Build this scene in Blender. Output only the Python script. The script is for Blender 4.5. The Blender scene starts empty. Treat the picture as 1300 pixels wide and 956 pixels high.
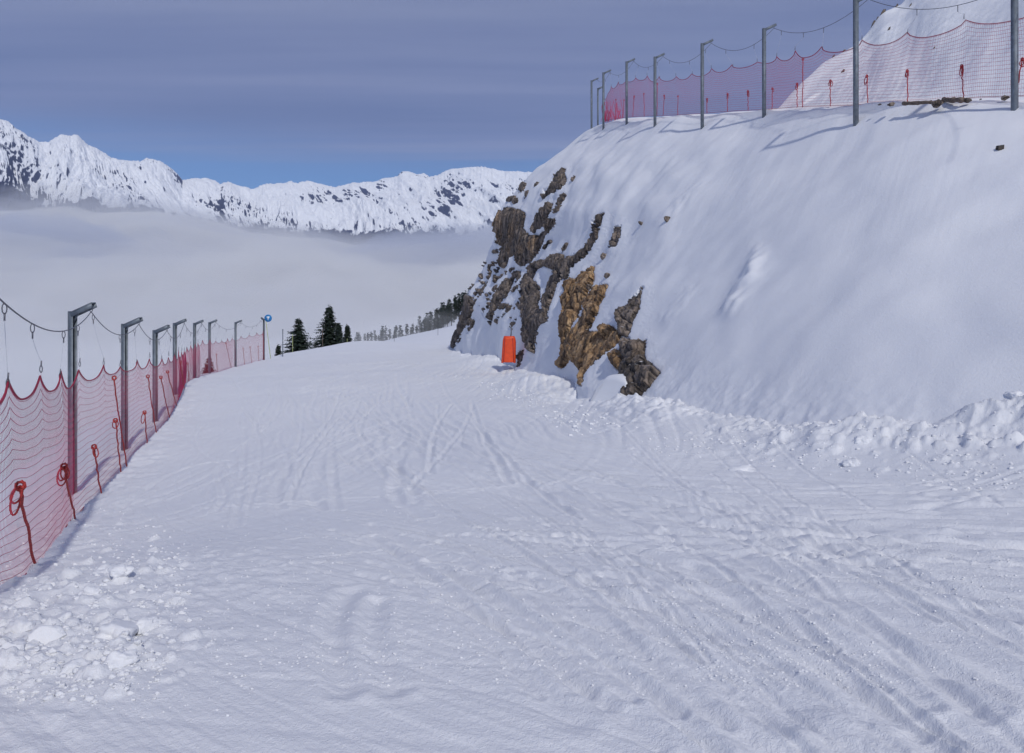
import bpy, math, random
import numpy as np
from mathutils import Vector, Matrix

random.seed(7)
RNG = np.random.default_rng(11)
sc = bpy.context.scene
COL = sc.collection
F = 1011.0            # focal length in pixels of the 1300 px wide photograph
HZ = 400.0            # row of the horizon


def P(px, py, d):
    return np.array([(px - 650.0) / F * d, d, (HZ - py) / F * d])


# ------------------------------------------------------------------ numpy noise
_perm = np.random.default_rng(3).permutation(256).astype(np.int32)
_perm = np.concatenate([_perm, _perm, _perm])
_g3 = np.random.default_rng(5).normal(size=(256, 3))
_g3 /= np.linalg.norm(_g3, axis=1, keepdims=True)


def noise3(x, y, z):
    x, y, z = np.broadcast_arrays(np.asarray(x, float), np.asarray(y, float), np.asarray(z, float))
    xi = np.floor(x); yi = np.floor(y); zi = np.floor(z)
    xf = x - xi; yf = y - yi; zf = z - zi
    xi = xi.astype(np.int64) & 255; yi = yi.astype(np.int64) & 255; zi = zi.astype(np.int64) & 255
    u = xf * xf * xf * (xf * (xf * 6 - 15) + 10)
    v = yf * yf * yf * (yf * (yf * 6 - 15) + 10)
    w = zf * zf * zf * (zf * (zf * 6 - 15) + 10)
    out = np.zeros(x.shape)
    for dx in (0, 1):
        px = _perm[xi + dx]
        wx = u if dx else 1 - u
        for dy in (0, 1):
            pxy = _perm[px + yi + dy]
            wy = v if dy else 1 - v
            for dz in (0, 1):
                g = _g3[_perm[pxy + zi + dz]]
                dot = g[..., 0] * (xf - dx) + g[..., 1] * (yf - dy) + g[..., 2] * (zf - dz)
                out += wx * wy * (w if dz else 1 - w) * dot
    return out * 1.6


def fbm(x, y, z, octv=4, gain=0.5):
    s = 0; a = 1.0; f = 1.0
    for k in range(octv):
        s = s + a * noise3(x * f + 17.3 * k, y * f + 5.1 * k, z * f + 9.7 * k)
        a *= gain; f *= 2.03
    return s


def ridged(x, y, z, octv=4, gain=0.5):
    s = 0; a = 1.0; f = 1.0
    for k in range(octv):
        n = 1 - np.abs(noise3(x * f + 31.3 * k, y * f + 3.1 * k, z * f + 7.7 * k)) * 2
        s = s + a * n
        a *= gain; f *= 2.1
    return s


def sstep(a, b, x):
    t = np.clip((x - a) / (b - a), 0, 1)
    return t * t * (3 - 2 * t)


def polydist(px, py, pts):
    """distance to an open polyline"""
    pts = np.asarray(pts, float)
    best = np.full(np.shape(px), 1e9)
    for a, b in zip(pts[:-1], pts[1:]):
        ab = b - a
        t = np.clip(((px - a[0]) * ab[0] + (py - a[1]) * ab[1]) / (ab @ ab + 1e-12), 0, 1)
        best = np.minimum(best, np.hypot(px - a[0] - t * ab[0], py - a[1] - t * ab[1]))
    return best


def polysdf(px, py, pts):
    """signed distance to a closed polygon, positive inside"""
    pts = np.asarray(pts, float)
    d = polydist(px, py, np.vstack([pts, pts[:1]]))
    ins = np.zeros(np.shape(px), bool)
    n = len(pts)
    for i in range(n):
        x1, y1 = pts[i]; x2, y2 = pts[(i + 1) % n]
        c = ((y1 > py) != (y2 > py))
        with np.errstate(divide='ignore', invalid='ignore'):
            xx = (x2 - x1) * (py - y1) / (y2 - y1 + 1e-12) + x1
        ins ^= c & (px < xx)
    return np.where(ins, d, -d)


# ------------------------------------------------------------------ mesh helpers
def tag(o, label=None, cat=None, group=None, kind=None):
    if label: o['label'] = label
    if cat: o['category'] = cat
    if group: o['group'] = group
    if kind: o['kind'] = kind
    return o


def empty(name, loc, label=None, cat=None, group=None):
    o = bpy.data.objects.new(name, None)
    COL.objects.link(o)
    o.location = loc
    o.empty_display_size = 0.2
    return tag(o, label, cat, group)


def np_mesh(name, V, Q, mat, parent=None, smooth=True, origin=None):
    """V (n,3) world coordinates, Q (m,k) faces of one size or a list of arrays"""
    V = np.asarray(V, float)
    if parent is not None:
        V = V - np.array(parent.location)
    elif origin is not None:
        V = V - np.array(origin)
    Qs = Q if isinstance(Q, list) else [Q]
    Qs = [np.asarray(q, np.int32) for q in Qs if len(q)]
    me = bpy.data.meshes.new(name)
    nl = sum(q.size for q in Qs); nf = sum(len(q) for q in Qs)
    me.vertices.add(len(V)); me.vertices.foreach_set('co', V.astype(np.float32).ravel())
    me.loops.add(nl); me.loops.foreach_set('vertex_index', np.concatenate([q.ravel() for q in Qs]))
    me.polygons.add(nf)
    sizes = np.concatenate([np.full(len(q), q.shape[1]) for q in Qs])
    starts = np.concatenate([[0], np.cumsum(sizes)[:-1]]).astype(np.int32)
    me.polygons.foreach_set('loop_start', starts)
    me.update(calc_edges=True)
    me.validate()
    if smooth:
        me.polygons.foreach_set('use_smooth', np.ones(len(me.polygons), bool))
    if mat is not None:
        me.materials.append(mat)
    o = bpy.data.objects.new(name, me)
    COL.objects.link(o)
    if parent is not None:
        o.parent = parent
    elif origin is not None:
        o.location = origin
    return o


def set_attr(o, name, vals):
    a = o.data.attributes.new(name, 'FLOAT', 'POINT')
    a.data.foreach_set('value', np.asarray(vals, np.float32))


def grid_faces(nr, nc, wrap=False):
    i = np.arange(nr - 1)[:, None]; j = np.arange(nc if wrap else nc - 1)[None, :]
    j2 = (j + 1) % nc
    a = i * nc + j; b = i * nc + j2; c = (i + 1) * nc + j2; d = (i + 1) * nc + j
    return np.stack([a, b, c, d], -1).reshape(-1, 4)


def tubes(paths, radius, sides=4, closed=False, caps=True):
    """paths: list of (n,3) arrays -> V, [quads, caps]; radius scalar or list of arrays"""
    VV = []; QQ = []; CC = []; base = 0
    for k, p in enumerate(paths):
        p = np.asarray(p, float)
        n = len(p)
        r = radius[k] if isinstance(radius, (list, tuple)) else radius
        r = np.broadcast_to(np.asarray(r, float), (n,))
        t = np.gradient(p, axis=0)
        if closed:
            t = np.roll(p, -1, 0) - np.roll(p, 1, 0)
        t /= (np.linalg.norm(t, axis=1, keepdims=True) + 1e-12)
        up = np.where(np.abs(t[:, 2:3]) > 0.9, np.array([[1.0, 0, 0]]), np.array([[0, 0, 1.0]]))
        if np.mean(np.abs(t[:, 2])) > 0.6:
            up = np.tile([[1.0, 0.13, 0]], (n, 1))
        else:
            up = np.tile([[0.05, 0.08, 1.0]], (n, 1))
        a = np.cross(t, up); a /= (np.linalg.norm(a, axis=1, keepdims=True) + 1e-12)
        b = np.cross(a, t)
        ang = np.arange(sides) * 2 * math.pi / sides + math.pi / sides
        ring = p[:, None, :] + r[:, None, None] * (np.cos(ang)[None, :, None] * a[:, None, :] + np.sin(ang)[None, :, None] * b[:, None, :])
        VV.append(ring.reshape(-1, 3))
        i = np.arange(n if closed else n - 1)[:, None]; j = np.arange(sides)[None, :]
        i2 = (i + 1) % n; j2 = (j + 1) % sides
        QQ.append((np.stack([i * sides + j, i * sides + j2, i2 * sides + j2, i2 * sides + j], -1).reshape(-1, 4)) + base)
        if caps and not closed:
            CC.append(np.array([np.arange(sides)[::-1] + base, np.arange(sides) + base + (n - 1) * sides]))
        base += n * sides
    out = [np.concatenate(QQ)]
    if CC:
        out.append(np.concatenate(CC))
    return np.concatenate(VV), out


def box(c, sx, sy, sz, M=None):
    v = np.array([[x, y, z] for z in (-.5, .5) for y in (-.5, .5) for x in (-.5, .5)]) * [sx, sy, sz]
    if M is not None:
        v = v @ np.array(M).T
    f = np.array([[0, 2, 3, 1], [4, 5, 7, 6], [0, 1, 5, 4], [2, 6, 7, 3], [0, 4, 6, 2], [1, 3, 7, 5]])
    return v + np.array(c), f


def merge(parts):
    V = []; by = {}
    base = 0
    for v, q in parts:
        V.append(np.asarray(v))
        for qq in (q if isinstance(q, list) else [q]):
            qq = np.asarray(qq)
            by.setdefault(qq.shape[1], []).append(qq + base)
        base += len(v)
    return np.concatenate(V), [np.concatenate(x) for x in by.values()]


def add_bevel(o, w=0.006, seg=2):
    m = o.modifiers.new('Bevel', 'BEVEL'); m.width = w; m.segments = seg; m.limit_method = 'ANGLE'


# ------------------------------------------------------------------ materials
def new_mat(name):
    m = bpy.data.materials.new(name); m.use_nodes = True
    nt = m.node_tree; nt.nodes.clear()
    out = nt.nodes.new('ShaderNodeOutputMaterial')
    b = nt.nodes.new('ShaderNodeBsdfPrincipled')
    nt.links.new(b.outputs[0], out.inputs[0])
    return m, nt, b, out


def N(nt, t, **kw):
    n = nt.nodes.new(t)
    for k, v in kw.items():
        if k.startswith('i_'):
            n.inputs[k[2:].replace('_', ' ')].default_value = v
        else:
            setattr(n, k, v)
    return n


def ramp(nt, stops, interp='LINEAR'):
    r = nt.nodes.new('ShaderNodeValToRGB')
    r.color_ramp.interpolation = interp
    el = r.color_ramp.elements
    while len(el) < len(stops):
        el.new(0.5)
    for e, (p, c) in zip(el, stops):
        e.position = p
        e.color = c if len(c) == 4 else (*c, 1)
    return r


def simple_mat(name, col, rough=0.5, metal=0.0, var=0.15, scale=20):
    m, nt, b, out = new_mat(name)
    tc = N(nt, 'ShaderNodeTexCoord')
    n = N(nt, 'ShaderNodeTexNoise', i_Scale=scale, i_Detail=4.0)
    nt.links.new(tc.outputs['Object'], n.inputs['Vector'])
    r = ramp(nt, [(0.3, tuple(c * (1 - var) for c in col)), (0.7, tuple(min(1, c * (1 + var)) for c in col))])
    nt.links.new(n.outputs['Fac'], r.inputs['Fac'])
    nt.links.new(r.outputs['Color'], b.inputs['Base Color'])
    b.inputs['Roughness'].default_value = rough
    b.inputs['Metallic'].default_value = metal
    return m


SNOW_C = (0.83, 0.835, 0.85)


def snow_mat(name, scales=((8, 0.007), (45, 0.007), (150, 0.0045)), strength=1.0, aniso=None):
    m, nt, b, out = new_mat(name)
    geo = N(nt, 'ShaderNodeNewGeometry')
    last = None
    for k, (s, dist) in enumerate(scales):
        n = N(nt, 'ShaderNodeTexNoise', i_Scale=float(s), i_Detail=3.0, i_Roughness=0.6)
        nt.links.new(geo.outputs['Position'], n.inputs['Vector'])
        bp = N(nt, 'ShaderNodeBump', i_Strength=strength, i_Distance=dist)
        nt.links.new(n.outputs['Fac'], bp.inputs['Height'])
        if last is not None:
            nt.links.new(last, bp.inputs['Normal'])
        last = bp.outputs['Normal']
    nt.links.new(last, b.inputs['Normal'])
    n = N(nt, 'ShaderNodeTexNoise', i_Scale=0.5, i_Detail=5.0)
    nt.links.new(geo.outputs['Position'], n.inputs['Vector'])
    c = SNOW_C
    r = ramp(nt, [(0.3, (c[0] * .96, c[1] * .965, c[2] * .98)), (0.7, c)])
    nt.links.new(n.outputs['Fac'], r.inputs['Fac'])
    nt.links.new(r.outputs['Color'], b.inputs['Base Color'])
    b.inputs['Roughness'].default_value = 0.75
    b.inputs['Specular IOR Level'].default_value = 0.25
    return m


M_snow = snow_mat('piste_snow')
M_bank = snow_mat('bank_snow', scales=((4, 0.006), (28, 0.005), (110, 0.003)))
M_hillsnow = snow_mat('hill_snow', scales=((2.0, 0.06), (9, 0.03)))
M_chunk = snow_mat('chunk_snow', scales=((40, 0.006), (150, 0.003)))


def rock_mat():
    m, nt, b, out = new_mat('cliff_rock')
    geo = N(nt, 'ShaderNodeNewGeometry')
    mp = N(nt, 'ShaderNodeMapping'); mp.inputs['Scale'].default_value = (1.0, 1.0, 0.16)
    mp.inputs['Rotation'].default_value = (0.0, math.radians(-12), 0)
    nt.links.new(geo.outputs['Position'], mp.inputs['Vector'])
    n1 = N(nt, 'ShaderNodeTexNoise', i_Distortion=.5, i_Scale=3.6, i_Detail=6.0, i_Roughness=0.65)
    nt.links.new(mp.outputs[0], n1.inputs['Vector'])
    n2 = N(nt, 'ShaderNodeTexNoise', i_Scale=0.7, i_Detail=3.0)
    nt.links.new(geo.outputs['Position'], n2.inputs['Vector'])
    n3 = N(nt, 'ShaderNodeTexNoise', i_Scale=14.0, i_Detail=5.0, i_Roughness=0.7)
    nt.links.new(mp.outputs[0], n3.inputs['Vector'])
    grey = ramp(nt, [(0.30, (0.030, 0.027, 0.026)), (0.45, (0.11, 0.092, 0.078)), (0.58, (0.22, 0.18, 0.15)), (0.75, (0.36, 0.31, 0.26))])
    och = ramp(nt, [(0.30, (0.06, 0.038, 0.022)), (0.43, (0.20, 0.12, 0.058)), (0.56, (0.40, 0.26, 0.135)), (0.75, (0.52, 0.38, 0.22))])
    nt.links.new(n1.outputs['Fac'], grey.inputs['Fac']); nt.links.new(n1.outputs['Fac'], och.inputs['Fac'])
    at = N(nt, 'ShaderNodeAttribute', attribute_name='ochre')
    ad = N(nt, 'ShaderNodeMath', operation='ADD')
    nt.links.new(n2.outputs['Fac'], ad.inputs[0]); nt.links.new(at.outputs['Fac'], ad.inputs[1])
    mr = N(nt, 'ShaderNodeMapRange', clamp=True); mr.inputs['From Min'].default_value = 0.75; mr.inputs['From Max'].default_value = 1.15
    nt.links.new(ad.outputs[0], mr.inputs['Value'])
    mx = N(nt, 'ShaderNodeMix', data_type='RGBA')
    nt.links.new(mr.outputs[0], mx.inputs['Factor']); nt.links.new(grey.outputs[0], mx.inputs['A']); nt.links.new(och.outputs[0], mx.inputs['B'])
    # joints: dark near vertical cracks
    mpj = N(nt, 'ShaderNodeMapping'); mpj.inputs['Scale'].default_value = (1.0, .6, 0.085); mpj.inputs['Rotation'].default_value = (0.0, math.radians(-13), 0)
    nw = N(nt, 'ShaderNodeTexNoise', i_Scale=1.2, i_Detail=3.0)
    nt.links.new(geo.outputs['Position'], nw.inputs['Vector'])
    va = N(nt, 'ShaderNodeVectorMath', operation='MULTIPLY_ADD'); va.inputs[1].default_value = (.7, .7, .7)
    nt.links.new(nw.outputs['Color'], va.inputs[0]); nt.links.new(geo.outputs['Position'], va.inputs[2]); nt.links.new(va.outputs[0], mpj.inputs['Vector'])
    vj = N(nt, 'ShaderNodeTexVoronoi', feature='DISTANCE_TO_EDGE', i_Scale=1.9); nt.links.new(mpj.outputs[0], vj.inputs['Vector'])
    jr = ramp(nt, [(0.0, (.25, .24, .23)), (0.02, (.65, .63, .62)), (0.05, (1, 1, 1))]); nt.links.new(vj.outputs['Distance'], jr.inputs['Fac'])
    vc_ = N(nt, 'ShaderNodeTexVoronoi', i_Scale=1.9); nt.links.new(mpj.outputs[0], vc_.inputs['Vector'])
    cr_ = ramp(nt, [(0.1, (.80, .78, .77)), (0.9, (1.35, 1.30, 1.25))]); sx_ = N(nt, 'ShaderNodeSeparateColor'); nt.links.new(vc_.outputs['Color'], sx_.inputs[0]); nt.links.new(sx_.outputs[0], cr_.inputs['Fac'])
    mj = N(nt, 'ShaderNodeMix', data_type='RGBA', blend_type='MULTIPLY'); mj.inputs['Factor'].default_value = 1.0
    nt.links.new(jr.outputs[0], mj.inputs['A']); nt.links.new(cr_.outputs[0], mj.inputs['B'])
    # dark stains
    st = ramp(nt, [(0.38, (0.22, 0.20, 0.20)), (0.5, (1, 1, 1))])
    nt.links.new(n3.outputs['Fac'], st.inputs['Fac'])
    mu = N(nt, 'ShaderNodeMix', data_type='RGBA', blend_type='MULTIPLY'); mu.inputs['Factor'].default_value = 0.8
    mk_ = N(nt, 'ShaderNodeMix', data_type='RGBA', blend_type='MULTIPLY'); mk_.inputs['Factor'].default_value = 1.0
    nt.links.new(mx.outputs['Result'], mk_.inputs['A']); nt.links.new(mj.outputs['Result'], mk_.inputs['B'])
    nt.links.new(mk_.outputs['Result'], mu.inputs['A']); nt.links.new(st.outputs[0], mu.inputs['B'])
    # snow caught on ledges
    sp = N(nt, 'ShaderNodeSeparateXYZ'); nt.links.new(geo.outputs['Normal'], sp.inputs[0])
    n4 = N(nt, 'ShaderNodeTexNoise', i_Scale=5.0, i_Detail=5.0, i_Roughness=0.7)
    nt.links.new(geo.outputs['Position'], n4.inputs['Vector'])
    a2 = N(nt, 'ShaderNodeMath', operation='MULTIPLY_ADD'); a2.inputs[1].default_value = 0.55
    nt.links.new(n4.outputs['Fac'], a2.inputs[0]); nt.links.new(sp.outputs['Z'], a2.inputs[2])
    led = N(nt, 'ShaderNodeMapRange', clamp=True); led.inputs['From Min'].default_value = 1.27; led.inputs['From Max'].default_value = 1.33
    nt.links.new(a2.outputs[0], led.inputs['Value'])
    ms = N(nt, 'ShaderNodeMix', data_type='RGBA'); ms.inputs['B'].default_value = (*SNOW_C, 1)
    nt.links.new(led.outputs[0], ms.inputs['Factor']); nt.links.new(mu.outputs['Result'], ms.inputs['A'])
    nt.links.new(ms.outputs['Result'], b.inputs['Base Color'])
    bp = N(nt, 'ShaderNodeBump', i_Strength=1.0, i_Distance=0.09); nt.links.new(n1.outputs['Fac'], bp.inputs['Height'])
    bp2 = N(nt, 'ShaderNodeBump', i_Strength=0.8, i_Distance=0.03); nt.links.new(n3.outputs['Fac'], bp2.inputs['Height'])
    nt.links.new(bp.outputs[0], bp2.inputs['Normal']); nt.links.new(bp2.outputs[0], b.inputs['Normal'])
    b.inputs['Roughness'].default_value = 0.85
    return m


M_rock = rock_mat()
M_steel = simple_mat('galvanised_steel', (0.155, 0.18, 0.21), 0.55, 0.3, 0.25, 9)
M_net = simple_mat('red_net_twine', (0.56, 0.028, 0.11), 0.6)
M_netline = simple_mat('dark_red_rope', (0.36, 0.02, 0.055), 0.7, 0, 0.3, 30)
M_tie = simple_mat('red_tie_rope', (0.40, 0.035, 0.03), 0.7, 0, 0.5, 60)
M_cable = simple_mat('steel_cable', (0.10, 0.10, 0.12), 0.5, 0.3)
M_hook = simple_mat('hook_metal', (0.16, 0.16, 0.18), 0.4, 0.7)
M_string = simple_mat('pale_string', (0.55, 0.56, 0.60), 0.6)
M_orange = simple_mat('orange_cover', (0.74, 0.07, 0.012), 0.55, 0, 0.12, 6)
M_blue = simple_mat('blue_sign', (0.012, 0.19, 0.48), 0.4, 0, 0.05)
M_white = simple_mat('white_paint', (0.75, 0.77, 0.78), 0.4, 0, 0.05)
M_wood = simple_mat('weathered_wood', (0.15, 0.11, 0.085), 0.85, 0, 0.45, 14)
M_bark = simple_mat('bark', (0.055, 0.04, 0.032), 0.9, 0, 0.4, 25)
M_needle = simple_mat('fir_needles', (0.022, 0.036, 0.024), 0.75, 0, 0.55, 3)
M_needle2 = simple_mat('rusty_needles', (0.13, 0.05, 0.03), 0.8, 0, 0.4, 3)
M_pole = simple_mat('marker_pole', (0.13, 0.13, 0.15), 0.5, 0, 0.2, 4)
M_yellow = simple_mat('yellow_pole', (0.45, 0.50, 0.20), 0.5, 0, 0.2, 4)
M_dark = simple_mat('dark_stone', (0.06, 0.052, 0.048), 0.9, 0, 0.4, 14)

# ------------------------------------------------------------------ ground height
ctrl = [(0, 0, -1.70), (0, -10, -1.35), (-8, -10, -1.3), (8, -8, -1.1), (12, 4, -1.4),
        tuple(P(650, 867, 3.75)), tuple(P(1300, 867, 3.5)), tuple(P(60, 867, 3.9)),
        (-2.9, 3.6, -1.86), (-3.9, 6.1, -2.2), tuple(P(45, 725, 7.7)), (-6.07, 11, -2.9), tuple(P(128, 632, 13)), (-7.7, 16, -3.0), (-9, 20.5, -2.94),
        tuple(P(225, 515, 25)), tuple(P(235, 490, 31)), tuple(P(252, 481, 38)), tuple(P(299, 468, 48.5)), tuple(P(335, 459, 55.5)),
        tuple(P(400, 600, 12.2)), tuple(P(650, 620, 9.6)), tuple(P(400, 500, 28.2)), tuple(P(550, 500, 27)), tuple(P(450, 460, 48)), tuple(P(520, 452, 54)),
        tuple(P(640, 470, 38)), tuple(P(700, 490, 28)), tuple(P(790, 524, 18.6)), tuple(P(960, 555, 12.8)), tuple(P(1100, 590, 10.1)), tuple(P(1300, 605, 8.6)),
        tuple(P(345, 455.5, 60)), tuple(P(380, 446.5, 67)), tuple(P(420, 439, 74)), tuple(P(470, 437, 78)), tuple(P(520, 437, 80)), tuple(P(565, 440, 74)),
        tuple(P(345, 470, 72)), tuple(P(400, 462, 88)), tuple(P(500, 455, 98)), tuple(P(570, 450, 98)), tuple(P(620, 440, 100)),
        tuple(P(470, 446, 120)), tuple(P(480, 437, 135)), tuple(P(510, 427.5, 140)), tuple(P(545, 420, 145)), tuple(P(580, 412, 150)), tuple(P(620, 402, 152)),
        tuple(P(480, 452, 190)), tuple(P(560, 440, 200)),
        tuple(P(450, 441, 260)), tuple(P(500, 435, 260)), tuple(P(540, 427, 260)), tuple(P(570, 410, 260)), tuple(P(600, 393, 260)), tuple(P(680, 370, 260)),
        (12, 20, -2), (12, 40, -2.5), (20, 70, -3), (40, 40, -2), (60, 150, 4), (-70, 260, -30), (-60, 130, -14), (-40, 20, -4), (-40, 60, -6)]
ctrl = np.array(ctrl, float)


def _tps_k(r2):
    return 0.5 * r2 * np.log(r2 + 1e-9)


def tps_fit(C, lam=0.3):
    n = len(C)
    s = 20.0
    X = C[:, :2] / s
    K = _tps_k(((X[:, None] - X[None]) ** 2).sum(-1)) + lam * 0.001 * np.eye(n)
    Pm = np.hstack([np.ones((n, 1)), X])
    A = np.block([[K, Pm], [Pm.T, np.zeros((3, 3))]])
    w = np.linalg.solve(A, np.concatenate([C[:, 2], np.zeros(3)]))
    return X, w, s


_TX, _TW, _TS = tps_fit(ctrl)


def tps(x, y):
    shp = np.shape(x)
    x = np.ravel(x) / _TS; y = np.ravel(y) / _TS
    z = _TW[-3] + _TW[-2] * x + _TW[-1] * y
    for i in range(len(_TX)):
        z = z + _TW[i] * _tps_k((x - _TX[i, 0]) ** 2 + (y - _TX[i, 1]) ** 2)
    return z.reshape(shp)


EDGE_Y = [-40, -10, 0, 3.6, 6.1, 7.7, 11, 13, 16, 20.5, 25, 31, 38, 48.5, 55.5, 62, 70, 80, 100, 130, 160, 400]
EDGE_X = [-3, -2.4, -2.35, -2.95, -3.95, -4.65, -6.1, -6.75, -7.75, -9.0, -10.6, -12.8, -15.0, -17.1, -17.7, -18.3, -19, -21, -27, -38, -50, -90]


def zbase(x, y):
    x = np.asarray(x, float); y = np.asarray(y, float)
    r = np.hypot(x, y)
    k = np.minimum(1, 300.0 / np.maximum(r, 1))
    z = tps(x * k, y * k)
    z = np.clip(z, -60, 12)
    s = (np.interp(y, EDGE_Y, EDGE_X) - x) * 0.86 - 0.7
    sp = np.log1p(np.exp(np.clip(s / 0.25, -30, 30))) * 0.25
    sp = np.where(s > 6, s, sp)
    z = z - np.minimum(0.62 * sp, 60 + 0.3 * sp)
    far = sstep(280, 3000, r)
    z = z * (1 - far) + (-520) * far - 160 * sstep(280, 900, r) * (1 - far)
    return z


# ---- toe line of the bank in plan
TOE = [P(1700, 640, 0.1) * 0 + [10, -10, -1.2], np.array([8, 0, -1.5]), np.array([5.55, 8.6, -1.78]), P(1100, 582, 10.3), P(960, 552, 12.8), P(850, 534, 15.8),
       P(790, 524, 18.6), P(742, 512, 22), P(704, 494, 27.5), P(672, 483, 33), P(648, 473, 38), P(617, 463, 45), P(592, 453, 52), P(575, 445, 60), np.array([-4.45, 75, -2.6]), np.array([5, 98, -4])]
TOE = np.array(TOE)


def ray_ground(px, py):
    """where a sight line of the photograph meets the base ground"""
    dx = (px - 650) / F; dz = (HZ - py) / F
    lo, hi = 1.5, 90.0
    ds = np.linspace(lo, hi, 400)
    z = zbase(dx * ds, ds) - dz * ds
    k = np.argmax(z > 0)
    if k == 0: return None
    a, b = ds[k - 1], ds[k]
    t = -z[k - 1] / (z[k] - z[k - 1])
    d = a + t * (b - a)
    return np.array([dx * d, d])


# ---- ski tracks (world plan curves found from where they run in the photograph)
def bez(p, n=24):
    p = [np.array(q, float) for q in p]
    t = np.linspace(0, 1, n)[:, None]
    if len(p) == 3:
        return (1 - t) ** 2 * p[0] + 2 * t * (1 - t) * p[1] + t * t * p[2]
    return (1 - t) ** 3 * p[0] + 3 * t * (1 - t) ** 2 * p[1] + 3 * t * t * (1 - t) * p[2] + t ** 3 * p[3]


TR = []     # (polyline xy, width, depth, rim)


def trk(pix, w, dep, rim=0.5, n=26):
    pts = [ray_ground(*q) for q in pix]
    if any(p is None for p in pts): return
    TR.append((bez(pts, n), w, dep, rim))


R0 = random.Random(4)
for k in range(34):      # sweeping from the road ahead round to the right
    a = (R0.uniform(380, 540), R0.uniform(468, 520))
    b = (R0.uniform(430, 640), R0.uniform(560, 640))
    c = (R0.uniform(700, 1000), R0.uniform(600, 740))
    d = (R0.uniform(1200, 1700), R0.uniform(600, 900))
    trk([a, b, c, d], R0.uniform(0.03, 0.07), R0.uniform(0.006, 0.016), R0.uniform(0.3, 0.8), 40)
for k in range(22):      # near flat streaks on the right
    y0 = R0.uniform(560, 720); x0 = R0.uniform(560, 950)
    trk([(x0, y0), (x0 + 250, y0 + R0.uniform(0, 40)), (x0 + R0.uniform(500, 800), y0 + R0.uniform(10, 90))], R0.uniform(0.03, 0.08), R0.uniform(0.006, 0.016), 0.6)
for k in range(26):      # foreground, fanning to the lower right
    x0 = R0.uniform(420, 900); y0 = R0.uniform(650, 740)
    dx = R0.uniform(200, 520)
    trk([(x0, y0), (x0 + dx * .5, y0 + 60 + R0.uniform(-15, 30)), (x0 + dx * 1.2, y0 + 230)], R0.uniform(0.03, 0.08), R0.uniform(0.007, 0.018), R0.uniform(0.3, 0.9))
for k in range(26):      # small turns on the far part of the road
    x0 = R0.uniform(270, 520); y0 = R0.uniform(478, 600); s = R0.choice([-1, 1])
    trk([(x0, y0), (x0 + 18 * s, y0 + 18), (x0 - 22 * s, y0 + 30), (x0 + R0.uniform(-30, 60), y0 + 60)], R0.uniform(0.04, 0.07), R0.uniform(0.008, 0.018), 0.8)
for k in range(90):      # hairline edge marks
    x0 = R0.uniform(300, 1000); y0 = R0.uniform(520, 760); sl = R0.uniform(.05, .9) if x0 > 450 else R0.uniform(-.3, .6)
    ln = R0.uniform(120, 520)
    w_ = R0.uniform(.012, .024)
    trk([(x0, y0), (x0 + ln * .5, y0 + ln * .5 * sl - R0.uniform(-10, 25) * 1.0), (x0 + ln, y0 + ln * sl * R0.uniform(.8, 1.1))], w_, R0.uniform(.004, .008), R0.uniform(.6, 1.6), 30)
for k in range(26):
    x0 = R0.uniform(240, 620); y0 = R0.uniform(462, 560)
    trk([(x0, y0), (x0 + R0.uniform(-40, 40), y0 + 30), (x0 + R0.uniform(-90, 140), y0 + R0.uniform(60, 130))], R0.uniform(.03, .05), R0.uniform(.010, .018), 1.0, 30)
trk([(262, 648), (400, 640), (560, 632), (760, 606)], 0.04, 0.006, 2.2, 40)
trk([(472, 684), (560, 752), (640, 800), (740, 880)], 0.05, 0.02, 0.5, 40)
trk([(545, 716), (640, 782), (720, 830), (800, 890)], 0.05, 0.018, 0.5, 40)
trk([(445, 757), (418, 790), (412, 830), (440, 880)], 0.07, 0.02, 0.5, 40)
trk([(478, 770), (468, 800), (470, 840), (500, 880)], 0.06, 0.018, 0.5, 40)
trk([(150, 655), (210, 600), (250, 588), (300, 586)], 0.05, 0.02, 0.5, 40)
trk([(820, 770), (900, 800), (960, 850), (990, 900)], 0.12, 0.014, 0.9, 40)
trk([(880, 760), (1000, 800), (1120, 840), (1300, 880)], 0.11, 0.014, 0.9, 40)
trk([(1040, 690), (1110, 740), (1220, 760), (1400, 780)], 0.10, 0.014, 0.9, 40)

PILE = [(7.6, 7.6), (6.75, 8.7), (6.0, 9.5), (5.3, 10.2), (4.6, 10.9)]
LUMPS = []
R1 = random.Random(9)
for k in range(420):      # broken snow at the lower left
    u = R1.random() ** 1.3
    px = -60 + 330 * R1.random() ** 1.9 * (1 - .2 * u); py = 885 - 215 * u + R1.gauss(0, 18) - 0.15 * px * (1 - u)
    g = ray_ground(px, py)
    if g is None: continue
    r = R1.uniform(0.025, 0.075) * (1.35 if R1.random() < .12 else 1)
    LUMPS.append((g[0], g[1], r, R1.uniform(0.18, 0.45) * r, R1.uniform(0, 3.14), R1.uniform(.6, 1.0)))
for k in range(420):      # rubble along the toe of the bank
    t = R1.random()
    i = 2 + t * 4.2
    a = TOE[int(i)]; b = TOE[int(i) + 1]; f = i - int(i)
    p = a * (1 - f) + b * f
    off = abs(R1.gauss(0, 0.6))
    r = R1.uniform(0.03, 0.12)
    LUMPS.append((p[0] - off * .9 + 0.25, p[1] - off * .25, r, R1.uniform(.15, .4) * r, R1.uniform(0, 3.14), R1.uniform(.6, 1.0)))


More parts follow.
